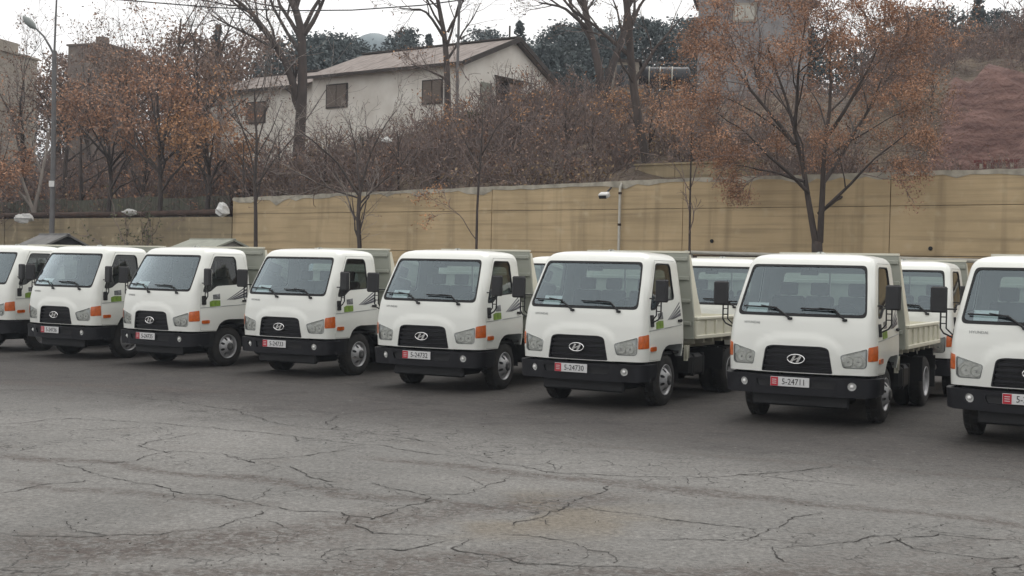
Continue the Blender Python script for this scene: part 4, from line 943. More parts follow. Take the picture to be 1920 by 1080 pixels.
mb = MB(); mb.lathe_x([(-1.35, 0), (-1.33, .35), (-1.22, .50), (1.22, .50), (1.33, .35), (1.35, 0)], c=(0, 0, zz), n=24); mb.build('barrel', MT['tank_black'], tk)
for x in (-.55, -.05, .5): mb = MB(); mb.lathe_x([(x - .03, .505), (x - .03, .525), (x + .03, .525), (x + .03, .505)], c=(0, 0, zz), n=24); mb.build('strap', MT['pale_pipe'], tk)
for x in (-.9, .9): mb = MB(); mb.box((x, 0, (zz - .45) / 2), (.25, .9, zz - .35)); mb.build('stand', MT['beige'], tk)
mb = MB(); mb.tube([(-1.5, -.3, zz + .62), (1.9, -.3, zz + .62)], .03, 6); mb.build('rail', MT['pole'], tk)
p = at(702, 110, 190); MT['dome'] = mat('dome_green_grey', (.22, .27, .29), rough=.6, var=.25, scale=.4)
r = empty('domed_building', (p.x, p.y, 10), 0); tag(r, 'grey-green domed building far behind the long house roof', 'building', 'buildings on the hill')
mb = MB(); mb.tube([(0, 0, 0), (0, 0, p.z - 10)], 4.0, 24); mb.build('drum', MT['beige'], r); mb = MB(); mb.sphere((0, 0, p.z - 10), 3.9, 24, 12, 0, (1, 1, .95)); mb.build('dome', MT['dome'], r)
# red barrier on the right
p0, p1 = at(1826, 303, 46), at(1912, 300, 45.3); MT['red_rail'] = mat('red_brown_rail', (.17, .035, .028), rough=.6, var=.4, scale=6)
bar = empty('barrier', (p0.x, p0.y, ground_z(p0.x, p0.y) - .1), math.atan2(p1.y - p0.y, p1.x - p0.x)); L_ = (p1 - p0).length; tag(bar, 'low red-brown barrier with pale blocks on top of the wall at right', 'barrier'); zz = p0.z - bar.location.z
mb = MB(); mb.box((L_ / 2, 0, zz), (L_, .08, .10)); mb.build('rail', MT['red_rail'], bar)
for k in range(6): mb = MB(); mb.box((L_ * (k + .5) / 6, 0, (zz - .06) / 2), (.10, .08, zz - .06)); mb.build('post', MT['red_rail'], bar)
for k in range(5): mb = MB(); mb.box((L_ * (k + 1) / 6, 0, zz - .17), (L_ / 6 - .14, .05, .16)); mb.build('infill_block', MT['coping'], bar)

# ---------------- lamp post, pole, cable, litter
MT['lampglass'] = mat('lamp_housing_grey', (.22, .24, .23), rough=.4)
Yl = 53.0; b = at(97, 420, Yl); lp = empty('street_lamp', (b.x, b.y, ground_z(b.x, b.y) - .1)); tag(lp, 'grey street lamp post with curved arm above the left trees', 'street lamp')
def loc(p): return Vector(p) - lp.location
mb = MB(); mb.tube([(0, 0, 0), loc(at(100, 300, Yl)), loc(at(102, 95, Yl))], [.11, .10, .09], 10); mb.tube([loc(at(102, 97, Yl)), loc(at(106, 0, Yl)), loc(at(107, -60, Yl))], [.045, .035, .03], 6); mb.build('pole', MT['pole'], lp)
mb = MB(); mb.tube([loc(at(102, 105, Yl)), loc(at(94, 88, Yl)), loc(at(82, 68, Yl)), loc(at(66, 52, Yl))], [.05, .045, .04, .035], 8); mb.build('arm', MT['pole'], lp)
c0, c1 = loc(at(67, 54, Yl)), loc(at(44, 31, Yl)); mb = MB(); mb.tube([c0, c0.lerp(c1, .25), c0.lerp(c1, .65), c1], [.05, .14, .17, .06], 10); mb.build('lamp_head', MT['lampglass'], lp)
mb = MB(); mb.box(loc(at(99, 345, Yl)) + Vector((0, -.14, 0)), (.22, .02, .24)); mb.build('plate', MT['litter'], lp)
Yp = 54.0; b = at(856, 250, Yp); g0 = ground_z(b.x, b.y)
mb = MB(); mb.tube([(b.x, b.y, g0 - .2), at(858, 120, Yp), at(862, -30, Yp)], [.065, .06, .05], 8); o = mb.build('metal_pole', MT['pole']); tag(o, 'thin grey metal pole in front of the white gable end', 'pole')
cb = []
for px, py in ((-40, -22), (230, 0), (400, 14), (540, 20), (660, 19), (790, 10), (880, -2), (1100, -40)): cb.append(at(px, py, 58))
mb = MB(); mb.tube(cb, .028, 6); o = mb.build('overhead_cable', MT['rubber']); tag(o, 'dark overhead cable sagging across the sky at upper left', 'cable')
def bag(px, py, Y, r, seed, label, sc=(1.3, .8, .6)):
    rb = random.Random(seed); p = at(px, py, Y); mb = MB(); mb.sphere((0, 0, 0), r, 9, 6, 0, sc)
    mb.v = [tuple(Vector(v) * rb.uniform(.65, 1.3)) for v in mb.v]; mb.sm = [False] * len(mb.sm); o = mb.build('plastic_bag', MT['litter']); o.location = p; tag(o, label, 'bag', 'white litter')
bag(725, 262, 52.2, .18, 1, 'crumpled white plastic bag caught in the brush below the white house'); bag(417, 393, 51.6, .28, 2, 'white plastic bag at the end of the rusty pipe', (1, .8, .9)); bag(45, 409, 59.0, .34, 3, 'white plastic bag on the rusty pipe at far left'); bag(243, 398, 55.5, .22, 4, 'pale plastic bag on the rusty pipe near the left orange tree')

# ================================================================== VEGETATION
MT['bark'] = mat('bark_grey_brown', (.082, .064, .056), rough=.95, col2=(.045, .036, .033), scale=4, bump=.6, bscale=18, stretch=(1, 1, .3))
MT['bark_pale'] = mat('bark_pale', (.36, .32, .285), rough=.95, col2=(.24, .21, .185), scale=4, bump=.4, stretch=(1, 1, .3))
MT['twig'] = mat('twig_purple_brown', (.21, .16, .142), rough=.95, col2=(.135, .103, .095), scale=1.5, island=.3)
MT['twig_pale'] = mat('twig_pale', (.30, .26, .235), rough=.95, col2=(.20, .172, .155), scale=1.5, island=.3)
MT['leaf_rust'] = mat('leaf_rust', (.40, .215, .125), rough=.8, col2=(.27, .155, .10), scale=.9, island=.35)
MT['leaf_orange'] = mat('leaf_orange', (.46, .245, .115), rough=.8, col2=(.30, .17, .095), scale=.9, island=.35)
MT['leaf_brown'] = mat('leaf_dull_brown', (.26, .17, .122), rough=.85, col2=(.165, .11, .084), scale=.9, island=.35)
MT['leaf_straw'] = mat('leaf_straw', (.32, .225, .13), rough=.85, col2=(.19, .135, .085), scale=.9, island=.35)
MT['leaf_dark'] = mat('leaf_evergreen', (.080, .098, .096), rough=.8, col2=(.046, .060, .062), scale=.5, island=.4)  # distance haze put into the leaf colour: lifted and bluish
MT['leaf_olive'] = mat('leaf_olive', (.13, .135, .065), rough=.8, col2=(.07, .076, .042), scale=.6, island=.35)

def tubes(P, Rr, n):
    """P (N,K,3) polylines, Rr (N,K) radii -> verts, quads"""
    P = np.asarray(P, float); Rr = np.asarray(Rr, float); N_, K = P.shape[:2]
    T = np.gradient(P, axis=1); T /= np.linalg.norm(T, axis=2, keepdims=True) + 1e-9
    ref = np.where(np.abs(T[..., 2:3]) < .9, np.array([0., 0, 1]), np.array([1., 0, 0])); ref = np.repeat(ref[:, :1], K, 1)
    A = np.cross(T, ref); A /= np.linalg.norm(A, axis=2, keepdims=True) + 1e-9; B = np.cross(T, A)
    a = np.arange(n) * 2 * np.pi / n
    V = P[:, :, None] + Rr[:, :, None, None] * (A[:, :, None] * np.cos(a)[:, None] + B[:, :, None] * np.sin(a)[:, None])
    I = np.arange(N_ * K * n).reshape(N_, K, n); J = np.roll(I, -1, 2)
    F = np.stack([I[:, :-1], J[:, :-1], J[:, 1:], I[:, 1:]], -1).reshape(-1, 4)
    return V.reshape(-1, 3), F
def leaves(C, size, rng, ratio=.5, droop=0.0):
    """one small quad leaf at each centre C (n,3)"""
    n = len(C); d = rng.normal(size=(n, 3)); d[:, 2] -= droop; d /= np.linalg.norm(d, axis=1, keepdims=True)
    e = np.cross(d, rng.normal(size=(n, 3))); e /= np.linalg.norm(e, axis=1, keepdims=True) + 1e-9
    s = size * rng.uniform(.6, 1.4, (n, 1)); a = d * s; b = e * s * ratio
    V = np.stack([C - a * .5, C + b * .5, C + a * .5, C - b * .5], 1).reshape(-1, 3); F = np.arange(4 * n).reshape(n, 4); return V, F
def join(parts):
    Vs, Fs, Ms = [], [], []; o = 0
    for V, F, m in parts:
        Vs.append(V); Fs.append(F + o); Ms.append(np.full(len(F), m)); o += len(V)
    return np.concatenate(Vs), np.concatenate(Fs), np.concatenate(Ms)

class Tree:
    """limbs given by hand or grown; then branches, twigs and leaf clusters are grown from them"""
    def __init__(s, seed): s.r = np.random.default_rng(seed); s.thick = []; s.twigs = []; s.tips = []; s.mid = []
    def grow(s, p, d, L_, r0, lvl, maxl, spread, up, nch, wob=.16, K=6, end=.25):
        r = s.r; d = np.array(d, float); d /= np.linalg.norm(d); pts = [np.array(p, float)]
        for k in range(K - 1):
            d = d + r.normal(size=3) * wob + np.array([0, 0, up]); d /= np.linalg.norm(d); pts.append(pts[-1] + d * L_ / (K - 1))
        pts = np.array(pts); rad = np.linspace(r0, r0 * end, K); s.branch(pts, rad, L_, lvl, maxl, spread, up, nch, wob)
    def branch(s, pts, rad, L_, lvl, maxl, spread, up, nch, wob, start=.3):
        r = s.r; (s.thick if rad[0] > .022 else s.twigs).append((pts, rad)); K = len(pts)
        if lvl >= maxl: s.tips.append(pts[-1]); s.mid.append(pts[K // 2]); return
        n = nch[min(lvl, len(nch) - 1)]; n = max(1, int(round(n * r.uniform(.75, 1.25))))
        for i in range(n):
            f = start + (1 - start) * (i + r.uniform(.1, .9)) / n; q = f * (K - 1); k = min(int(q), K - 2); w = q - k
            p = pts[k] * (1 - w) + pts[k + 1] * w; t = pts[k + 1] - pts[k]; t /= np.linalg.norm(t) + 1e-9
            side = np.cross(t, r.normal(size=3)); side /= np.linalg.norm(side) + 1e-9; a = spread * r.uniform(.65, 1.3)
            d = t * math.cos(a) + side * math.sin(a); rr = (rad[k] * (1 - w) + rad[k + 1] * w)
            s.grow(p, d, L_ * r.uniform(.42, .68) * (1.1 - .35 * f), max(.006, rr * r.uniform(.45, .65)), lvl + 1, maxl, spread, up, nch, wob, K=5)
        s.tips.append(pts[-1])
    def limb(s, pts, rad, lvl, maxl, spread, up, nch, wob=.16, start=.35, K=9):
        pts = np.array([tuple(p) for p in pts], float); t = np.linspace(0, 1, len(pts)); q = np.linspace(0, 1, K)
        P = np.stack([np.interp(q, t, pts[:, i]) for i in range(3)], 1); P[1:-1] += s.r.normal(size=(K - 2, 3)) * np.linalg.norm(P[-1] - P[0]) * .012
        Q = P.copy(); Q[1:-1] = (P[:-2] + 2 * P[1:-1] + P[2:]) / 4
        s.branch(Q, np.interp(q, np.linspace(0, 1, len(rad)), rad), np.linalg.norm(Q[-1] - Q[0]), lvl, maxl, spread, up, nch, wob, start)
    def meshes(s, base, mats, nl=0, lsize=.08, lspread=.18, droop=.3, keep=1.0, n_thick=7, name='tree', lratio=.5, twig_min=.006):
        base = np.array(base); th = []
        for pts, rad in s.thick: V, F = tubes((pts - base)[None], rad[None], n_thick); th.append((V, F, 0))
        V, F, m = join(th); trunk = np_mesh(name + '_trunk', V, F, mats[0], smooth=True)
        parts = []
        by = {}
        for pts, rad in s.twigs: by.setdefault(len(pts), []).append((pts, rad))
        for K, g in by.items():
            V, F = tubes(np.array([a - base for a, _ in g]), np.maximum(np.array([b for _, b in g]), twig_min), 3); parts.append((V, F, 0))
        if nl > 0:
            T = np.array(s.tips); T = T[s.r.random(len(T)) < keep]
            C = np.repeat(T, nl, 0) + s.r.normal(size=(len(T) * nl, 3)) * lspread * np.array([1, 1, .75]) - np.array([0, 0, lspread * .5]); V, F = leaves(C - base, lsize, s.r, lratio, droop); parts.append((V, F, 1))
        if not parts: return trunk, None
        V, F, m = join(parts); crown = np_mesh(name + '_crown', V, F, mats[1:], m); return trunk, crown
def place_tree(kind, base, me, label, group=None, rz=0, sc=1.0):
    r = empty(kind, base, rz); r.scale = (sc, sc, sc); tag(r, label, 'tree', group); link('trunk', me[0], r)
    if me[1]: link('crown', me[1], r)
    return r

# ---- the large rust-brown tree before the wall
Yb = 36.2; b = at(1532, 480, Yb); b.z = 0
A = lambda px, py, dy=0: at(px, py, Yb + dy)
T = Tree(21)
T.limb([b, A(1532, 470), A(1533, 446)], [.175, .16, .15], 9, 3, .6, 0, [0])
for ln, r0 in (([A(1529, 455), A(1513, 370, .1), A(1492, 270, .5), A(1475, 190, .8), A(1440, 90, 1)], .10), ([A(1537, 455), A(1546, 360, -.3), A(1548, 260, -.5), A(1560, 150, -.3), A(1565, 60, 0)], .10),
               ([A(1538, 400), A(1590, 350, -.8), A(1650, 290, -1.2), A(1700, 250, -1.4)], .055), ([A(1516, 362), A(1450, 300, -.9), A(1390, 240, -1.2), A(1350, 215, -1.3)], .055), ([A(1545, 340), A(1620, 220, .9), A(1680, 130, 1.4)], .07), ([A(1490, 270), A(1410, 170, .9), A(1360, 90, 1.2)], .065), ([A(1535, 400), A(1580, 370, .8), A(1640, 345, 1.6), A(1690, 330, 2)], .05), ([A(1508, 340), A(1440, 320, .6), A(1380, 310, 1)], .05),
               ([A(1548, 260), A(1620, 150, -.8), A(1650, 80, -1)], .06), ([A(1490, 250), A(1500, 140, -1), A(1510, 40, -1.2)], .06)):
    T.limb(ln, [r0, r0 * .75, r0 * .45, r0 * .25], 0, 3, .75, .02, [7, 5, 3], .17, .3)
me = T.meshes(b, [MT['bark'], MT['twig'], MT['leaf_rust']], 64, .064, .15, .45, .6, name='rust_tree', twig_min=.009)
place_tree('rust_leaved_tree', b, me, 'large tree with rust-brown seed clusters and forked trunk before the tan wall')

# ---- slim bare trees standing before the wall
def bare_limb_tree(seed, Y, base_px, limbs, r0, maxl=3, nch=(6, 4, 3), spread=.6, up=.03, m=('bark', 'twig', 'leaf_brown'), nl=0, keep=.5, lsize=.08, ground=None, start=.3, lspread=.15, kind='bare_tree', label='', group=None, wob=.15, sz=.006):
    b = at(*base_px, Y); b.z = ground if ground is not None else ground_z(b.x, b.y) - .15
    T = Tree(seed); first = True
    for ln, (ra, rb) in limbs:
        pts = [at(px, py, Y + dy) for px, py, dy in ln]
        if first: pts = [b] + pts; first = False
        T.limb(pts, [ra, (ra + rb) / 2, rb], 0, maxl, spread, up, list(nch), wob, start)
    return place_tree(kind, b, T.meshes(b, [MT[q] for q in m], nl, lsize, lspread, .4, keep, name=kind, twig_min=sz), label, group)
GT = 'bare trees on the hillside'; GW_ = 'slim trees before the wall'
bare_limb_tree(31, 46.3, (675, 470), [([(675, 460, 0), (674, 365, 0)], (.085, .07)), ([(674, 368, 0), (640, 310, -.3), (600, 275, -.6), (560, 245, -.8)], (.05, .018)), ([(675, 365, 0), (690, 300, .3), (720, 240, .4), (745, 205, .5)], (.05, .016)), ([(674, 372, 0), (640, 362, .5), (590, 340, .8), (545, 318, 1)], (.035, .012)), ([(676, 360, 0), (668, 290, .2), (655, 225, .4)], (.04, .015))], .08, 3, (6, 4, 2), start=.35, m=('bark', 'twig_pale', 'leaf_brown'), nl=2, keep=.25, lsize=.07, ground=0, label='small bare tree forking just above the wall top left of the wall middle', group=GW_)
bare_limb_tree(32, 49.6, (474, 470), [([(475, 460, 0), (477, 330, 0), (480, 250, 0), (478, 170, 0)], (.10, .03)), ([(478, 300, 0), (510, 240, -.4), (530, 190, -.6)], (.03, .01)), ([(478, 330, 0), (440, 280, .3), (415, 240, .5)], (.03, .01))], .1, 3, (8, 4, 2), start=.4, m=('bark', 'twig_pale', 'leaf_brown'), nl=2, keep=.3, ground=0, label='tall slim grey trunk where the tan wall steps down', group=GW_)
bare_limb_tree(33, 43.5, (892, 480), [([(893, 465, 0), (896, 330, 0), (900, 270, 0), (905, 205, 0)], (.055, .02)), ([(898, 300, 0), (930, 240, -.3), (975, 200, -.5)], (.03, .01)), ([(897, 320, 0), (870, 260, .3), (850, 225, .4)], (.025, .01)), ([(893, 450, 0), (860, 400, -.3), (830, 380, -.4)], (.02, .008))], .06, 3, (5, 4, 3), start=.35, m=('bark', 'twig', 'leaf_orange'), nl=9, keep=.38, lsize=.085, ground=0, label='thin sapling with orange leaves rising before the wall below the white gable', kind='sapling', group=GW_)
bare_limb_tree(34, 38.3, (1290, 490), [([(1291, 478, 0), (1296, 400, 0), (1297, 330, 0), (1294, 180, 0)], (.045, .02)), ([(1296, 350, 0), (1310, 300, .2), (1318, 265, .3)], (.02, .008)), ([(1291, 440, 0), (1302, 405, -.2), (1296, 380, -.2)], (.02, .012))], .05, 2, (4, 3), start=.45, ground=0, label='thin dark bare sapling climbing the tan wall left of the big brown tree', kind='sapling', group=GW_)
# ---- trees on the slope
bare_limb_tree(41, 59.5, (563, 240), [([(563, 225, 0), (572, 150, 0), (570, 65, 0), (540, 0, .5), (520, -60, .8)], (.30, .12)), ([(560, 190, 0), (550, 150, -.3), (520, 90, -.5), (475, 25, -.8), (430, -10, -1)], (.20, .07)), ([(570, 65, 0), (600, 20, .4), (620, -30, .6)], (.13, .05)), ([(562, 210, 0), (548, 180, 0), (556, 130, .3)], (.14, .06)), ([(525, 95, -.5), (455, 60, -1.0), (400, 30, -1.2)], (.08, .03))], .3, 3, (7, 5, 3), start=.45, nl=3, keep=.30, lsize=.11, label='large dark double-trunked bare tree in front of the white house', group=GT)
bare_limb_tree(42, 57.5, (838, 250), [([(836, 235, 0), (840, 150, 0), (838, 70, 0), (822, 10, .4), (812, -40, .5)], (.19, .07)), ([(838, 80, 0), (800, 20, -.5), (750, 15, -.8)], (.08, .02)), ([(838, 150, 0), (800, 130, -.4), (770, 120, -.6)], (.06, .02)), ([(840, 60, 0), (870, 0, .4)], (.07, .03))], .2, 3, (6, 5, 3), start=.4, nl=3, keep=.3, lsize=.10, label='slender bare tree left of the metal pole by the white house', group=GT)
bare_limb_tree(43, 56.5, (1132, 205), [([(1131, 190, 0), (1125, 130, 0), (1104, 60, 0), (1095, 0, .2), (1085, -50, .4)], (.24, .10)), ([(1133, 180, 0), (1150, 120, .4), (1168, 70, .6), (1178, 20, .7), (1180, -40, .8)], (.19, .09)), ([(1104, 55, 0), (1060, 15, -.4), (1010, 5, -.7)], (.09, .03)), ([(1110, 80, 0), (1085, 45, .5), (1120, -10, .7)], (.07, .03))], .24, 3, (6, 5, 3), start=.5, nl=3, keep=.3, lsize=.10, label='bare tree splitting into a wide V right of the white house', group=GT)
bare_limb_tree(44, 44.3, (1211, 345), [([(1209, 325, 0), (1196, 220, 0), (1184, 110, 0), (1178, 40, 0), (1168, -40, 0)], (.17, .11)), ([(1180, 60, 0), (1200, 10, .3), (1225, -30, .4)], (.07, .03)), ([(1190, 160, 0), (1165, 120, -.5), (1150, 60, -.6)], (.05, .02))], .17, 3, (4, 4, 3), start=.5, nl=3, keep=.3, lsize=.09, label='stout leaning trunk growing just behind the wall by the olive parapet', group=GT)
bare_limb_tree(45, 46.5, (1215, 330), [([(1214, 300, 0), (1220, 250, 0), (1225, 200, 0)], (.05, .02)), ([(1216, 290, 0), (1190, 230, -.4), (1170, 200, -.6)], (.035, .012)), ([(1216, 280, 0), (1250, 220, .3), (1275, 190, .5)], (.035, .012)), ([(1218, 270, 0), (1240, 210, -.8), (1235, 180, -1)], (.03, .012))], .05, 3, (6, 4, 3), start=.2, m=('bark', 'twig', 'leaf_orange'), nl=10, keep=.5, lsize=.095, label='small orange-leaved tree behind the wall beside the leaning trunk', kind='orange_tree', group='orange leaved trees')
bare_limb_tree(46, 60.5, (66, 430), [([(66, 405, 0), (55, 375, 0), (40, 330, 0), (18, 285, 0)], (.12, .03)), ([(64, 400, 0), (78, 340, .3), (88, 285, .4), (92, 240, .5)], (.10, .03)), ([(60, 390, 0), (30, 350, -.4), (8, 310, -.5)], (.06, .02)), ([(80, 330, .3), (60, 280, 0), (40, 240, 0)], (.06, .02)), ([(88, 290, .4), (115, 250, .4), (135, 240, .5)], (.05, .02))], .12, 3, (5, 4, 2), start=.35, m=('bark_pale', 'twig_pale', 'leaf_brown'), label='pale leafless tree with crooked limbs beside the lamp post', kind='pale_bare_tree')
# orange-brown trees on the left
for k, (seed, Y, bx, by, top, wid, leaf, lab) in enumerate([
    (51, 55.0, 300, 410, 120, 115, 'leaf_rust', 'broad rust-orange tree above the old wall, centre of the left group'),
    (52, 57.0, 205, 410, 190, 75, 'leaf_rust', 'lower rust-brown tree between the lamp post and the broad orange tree'),
    (53, 54.0, 390, 410, 215, 62, 'leaf_orange', 'orange-brown tree left of the tall slim grey trunk'),
    (54, 61.0, 375, 330, 80, 90, 'leaf_brown', 'dull brown tree behind the broad orange tree on the left'),
    (55, 64.0, 120, 330, 130, 80, 'leaf_brown', 'dull brown tree right behind the street lamp post'),
    (56, 58.0, -20, 420, 280, 50, 'leaf_rust', 'rust-coloured tree cut off by the left edge beside the pale bare tree'),
    (57, 68.0, 235, 290, 110, 80, 'leaf_brown', 'dull brown tree in front of the tower house with chimney')]):
    P = lambda x, y, dy=0: (x, y, dy)
    h = by - top
    lim = [([(bx, by - .15 * h, 0), (bx + 3, by - .35 * h, 0), (bx - 5, by - .75 * h, .3), (bx, top + 5, .4)], (.13, .03))]
    rr = random.Random(seed)
    for j in range(6):
        a = -1 + 2 * j / 5; y0 = by - h * rr.uniform(.22, .5); lim.append(([(bx + 2, y0, 0), (bx + a * wid * .55, y0 - h * .22, rr.uniform(-1, 1)), (bx + a * wid, y0 - h * rr.uniform(.28, .45), rr.uniform(-1.6, 1.6))], (.06, .015)))
    bare_limb_tree(seed, Y, (bx, by), lim, .13, 3, (6, 4, 3), start=.25, m=('bark', 'twig', leaf), nl=9, keep=.62, lsize=.13, lspread=.22, label=lab, kind='autumn_tree', group='autumn trees on the left slope')
# leafless purple-grey trees filling the left and the skyline: two prototypes, copied
def proto_bare(seed, h, nl, leaf, keep=.3, spread=.62):
    T = Tree(seed); T.limb([(0, 0, 0), (.1, 0, h * .35), (-.1, .1, h * .65), (.1, 0, h)], [h * .022, h * .015, h * .005], 0, 4, spread, .05, [9, 5, 3, 2], .17, .22)
    return T.meshes((0, 0, 0), [MT['bark'], MT['twig'], MT[leaf]], nl, .12, .2, .3, keep, name='bare_proto')
PB = [proto_bare(61, 7.0, 2, 'leaf_brown'), proto_bare(62, 6.0, 2, 'leaf_brown', .4, .72), proto_bare(63, 6.5, 3, 'leaf_straw', .3, .55)]
rb = random.Random(4)
SK = [(40, 330, 66, 120, 0, 'leafless purple-grey tree in front of the beige block at left'), (150, 370, 60, 200, 1, 'leafless tree low between the lamp post and the orange trees'), (165, 300, 74, 110, 0, 'tall leafless tree before the tower house'), (330, 300, 70, 5, 1, 'tall bare tree with leaf specks high over the orange trees'), (405, 280, 72, 20, 2, 'bare tree against the sky left of the double trunk'), (455, 400, 52, 250, 1, 'low leafless tree behind the step of the tan wall'), (520, 350, 54, 230, 0, 'leafless tree on the slope below the left end of the white house'), (610, 345, 52, 240, 1, 'grey leafless tree below the shuttered windows of the white house'), (745, 345, 49, 245, 2, 'straw-tinted bare tree on the slope below the white house'), (930, 250, 56, 150, 2, 'dark bare tree before the gable window of the white house'), (975, 330, 50, 200, 1, 'spreading bare tree below the gable of the white house'), (1060, 320, 48, 190, 0, 'dense bare tree on the slope right of the white house'), (1110, 330, 47, 225, 2, 'bare tree behind the wall left of the leaning trunk'), (1420, 260, 60, 60, 0, 'bare tree behind the left half of the big brown tree'), (1600, 270, 60, 60, 2, 'bare tree behind the right half of the big brown tree'), (1690, 270, 56, 170, 1, 'low bare tree at the right edge of the big brown tree'), (1655, 90, 76, -40, 0, 'tall bare tree on the hilltop right of the big brown tree'), (1745, 280, 50, 200, 0, 'bare tree beside the red earth cut'), (270, 380, 58, 230, 0, 'leafless tree behind the middle of the rusty pipe'), (95, 390, 64, 240, 1, 'leafless tree behind the olive sheet fence'), (1345, 290, 47, 200, 0, 'bare tree above the olive parapet')]
for k, (px, py, Y, top, pi, lab) in enumerate(SK):
    b = at(px, py, Y); b.z = ground_z(b.x, b.y) - .1; hh = at(px, top, Y).z - b.z
    place_tree('leafless_tree', b, PB[pi], lab, GT, rb.uniform(0, 6.28), max(.3, hh / (7.0, 6.0, 6.5)[pi] * .92))
# evergreens on the skyline
def evergreen(seed, w, h, n, size, shape, leaf='leaf_dark'):
    r = np.random.default_rng(seed); u = r.random(n) ** .45; th = r.uniform(0, 2 * np.pi, n); f = r.random(n)
    if shape == 'cypress': prof = np.interp(f, [0, .08, .35, .8, 1], [.35, .8, 1, .5, .04]); zz = .06 * h + f * h * .94
    elif shape == 'pine': prof = np.interp(f, [0, .2, .55, .85, 1], [.35, .9, 1, .7, .25]); zz = .32 * h + f * h * .68
    else: prof = np.sqrt(np.clip(1 - (2 * f - 1) ** 2, 0, 1)) * .9 + .1; zz = .1 * h + f * h * .9
    lump = 1 + .28 * np.sin(3 * th + 5 * f + seed) + .20 * np.sin(7 * th - 11 * f) + .12 * np.sin(13 * th + 17 * f)
    R_ = w / 2 * prof * u * lump; C = np.stack([R_ * np.cos(th), R_ * np.sin(th), zz], 1) + r.normal(size=(n, 3)) * w * .03
    gap = np.sin(C[:, 0] * 9 / w + 1.3 * seed) + np.sin(C[:, 1] * 8 / w) + np.sin(C[:, 2] * 11 / w + 2) ; C = C[gap > -1.1]
    V, F = leaves(C, size, r, .45, -.3 if shape == 'cypress' else 0); crown = np_mesh('evergreen_crown', V, F, MT[leaf])
    pts = np.array([[0, 0, -.5], [.05, 0, h * .3], [0, .05, h * .6], [0, 0, h * .9]]); V, F = tubes(pts[None], np.array([[.03 * h, .026 * h, .016 * h, .004 * h]]), 7); trunk = np_mesh('evergreen_trunk', V, F, MT['bark'], smooth=True); return trunk, crown
E_ = {'cypress': (evergreen(71, 1.5, 7, 5200, .24, 'cypress'), 7.0), 'pine': (evergreen(72, 6.5, 8, 17000, .22, 'pine'), 8.0), 'pine2': (evergreen(75, 5.5, 8, 15000, .22, 'pine'), 8.0), 'round': (evergreen(73, 5, 4.5, 13000, .19, 'round'), 4.5), 'brown': (evergreen(76, 5, 5, 12000, .17, 'round', 'leaf_brown'), 5.0), 'bush': (evergreen(74, 2.2, 1.5, 2600, .17, 'round', 'leaf_olive'), 1.5)}
EV = [('pine', 630, 120, 112, 72, 'dark wide pine behind the left roof of the white house'), ('round', 585, 120, 100, 78, 'dark rounded evergreen left of the wide pine'), ('brown', 480, 150, 105, 75, 'brown tree half hidden behind the double-trunked tree'), ('cypress', 972, 130, 105, 42, 'narrow cypress right of the white gable peak'), ('pine2', 775, 100, 120, 62, 'small dark pine above the ridge of the white house'), ('cypress', 803, 100, 118, 66, 'thin cypress above the ridge of the white house'), ('pine', 1068, 150, 96, 52, 'blue-dark pine between the gable and the V tree'), ('pine2', 1120, 150, 104, 62, 'dark pine behind the V tree'), ('pine', 1210, 150, 96, 42, 'large dark pine behind the leaning trunk'), ('pine2', 1285, 140, 102, 42, 'dark pine left of the grey stone house'), ('round', 1740, 90, 84, 27, 'dark round bush on the right hilltop'), ('cypress', 1832, 90, 88, -12, 'tall cypress on the right hilltop'), ('pine2', 1878, 90, 92, 22, 'sparse little conifer near the right top corner'), ('round', 1025, 180, 84, 95, 'dark evergreen at the foot of the right roof slope'), ('cypress', 408, 130, 96, 48, 'dark cypress behind the bare trees at upper left'), ('brown', 350, 190, 92, 70, 'dense brown tree behind the bare trees at upper left'), ('brown', 250, 200, 98, 105, 'brown tree right of the tower house'), ('round', 1490, 120, 90, 60, 'dark evergreen right of the grey stone house'), ('brown', 110, 200, 98, 110, 'brown tree between the beige block and the tower house'), ('pine2', 905, 110, 130, 64, 'far dark pine behind the gable peak')]
for k, (kd, px, py, Y, top, lab) in enumerate(EV):
    me, h0 = E_[kd]; b = at(px, py, Y); b.z = ground_z(b.x, b.y) - .2; hh = at(px, top, Y).z - b.z
    place_tree('cypress_tree' if kd == 'cypress' else 'brown_tree' if kd == 'brown' else 'evergreen_tree', b, me, lab, 'evergreens on the skyline', rb.uniform(0, 6.28), hh / h0)
def brush_clump(seed, h, nst, nl, leafm):
    r = np.random.default_rng(seed); tw = []
    for k in range(nst):
        p = r.normal(size=3) * .22 * h; p[2] = 0; d = r.normal(size=3) * .5; d[2] = 1; d /= np.linalg.norm(d); L_ = h * r.uniform(.6, 1.1); pts = [p]
        for j in range(3): d = d + r.normal(size=3) * .22; d /= np.linalg.norm(d); pts.append(pts[-1] + d * L_ / 3)
        tw.append(pts)
        for q in range(4):
            f = r.integers(1, 4); p2 = np.array(pts[f]); d2 = d + r.normal(size=3) * .6; d2 /= np.linalg.norm(d2); c = [p2]
            for j in range(3): d2 = d2 + r.normal(size=3) * .25; d2 /= np.linalg.norm(d2); c.append(c[-1] + d2 * L_ * .14)
            tw.append(c)
    P = np.array(tw); V, F = tubes(P, np.linspace(.016, .006, 4)[None] * np.ones((len(P), 1)), 3); parts = [(V, F, 0)]
    C = P[r.integers(0, len(P), nl), r.integers(1, 4, nl)] + r.normal(size=(nl, 3)) * .07; V, F = leaves(C, .10, r, .55); parts.append((V, F, 1)); return join(parts)
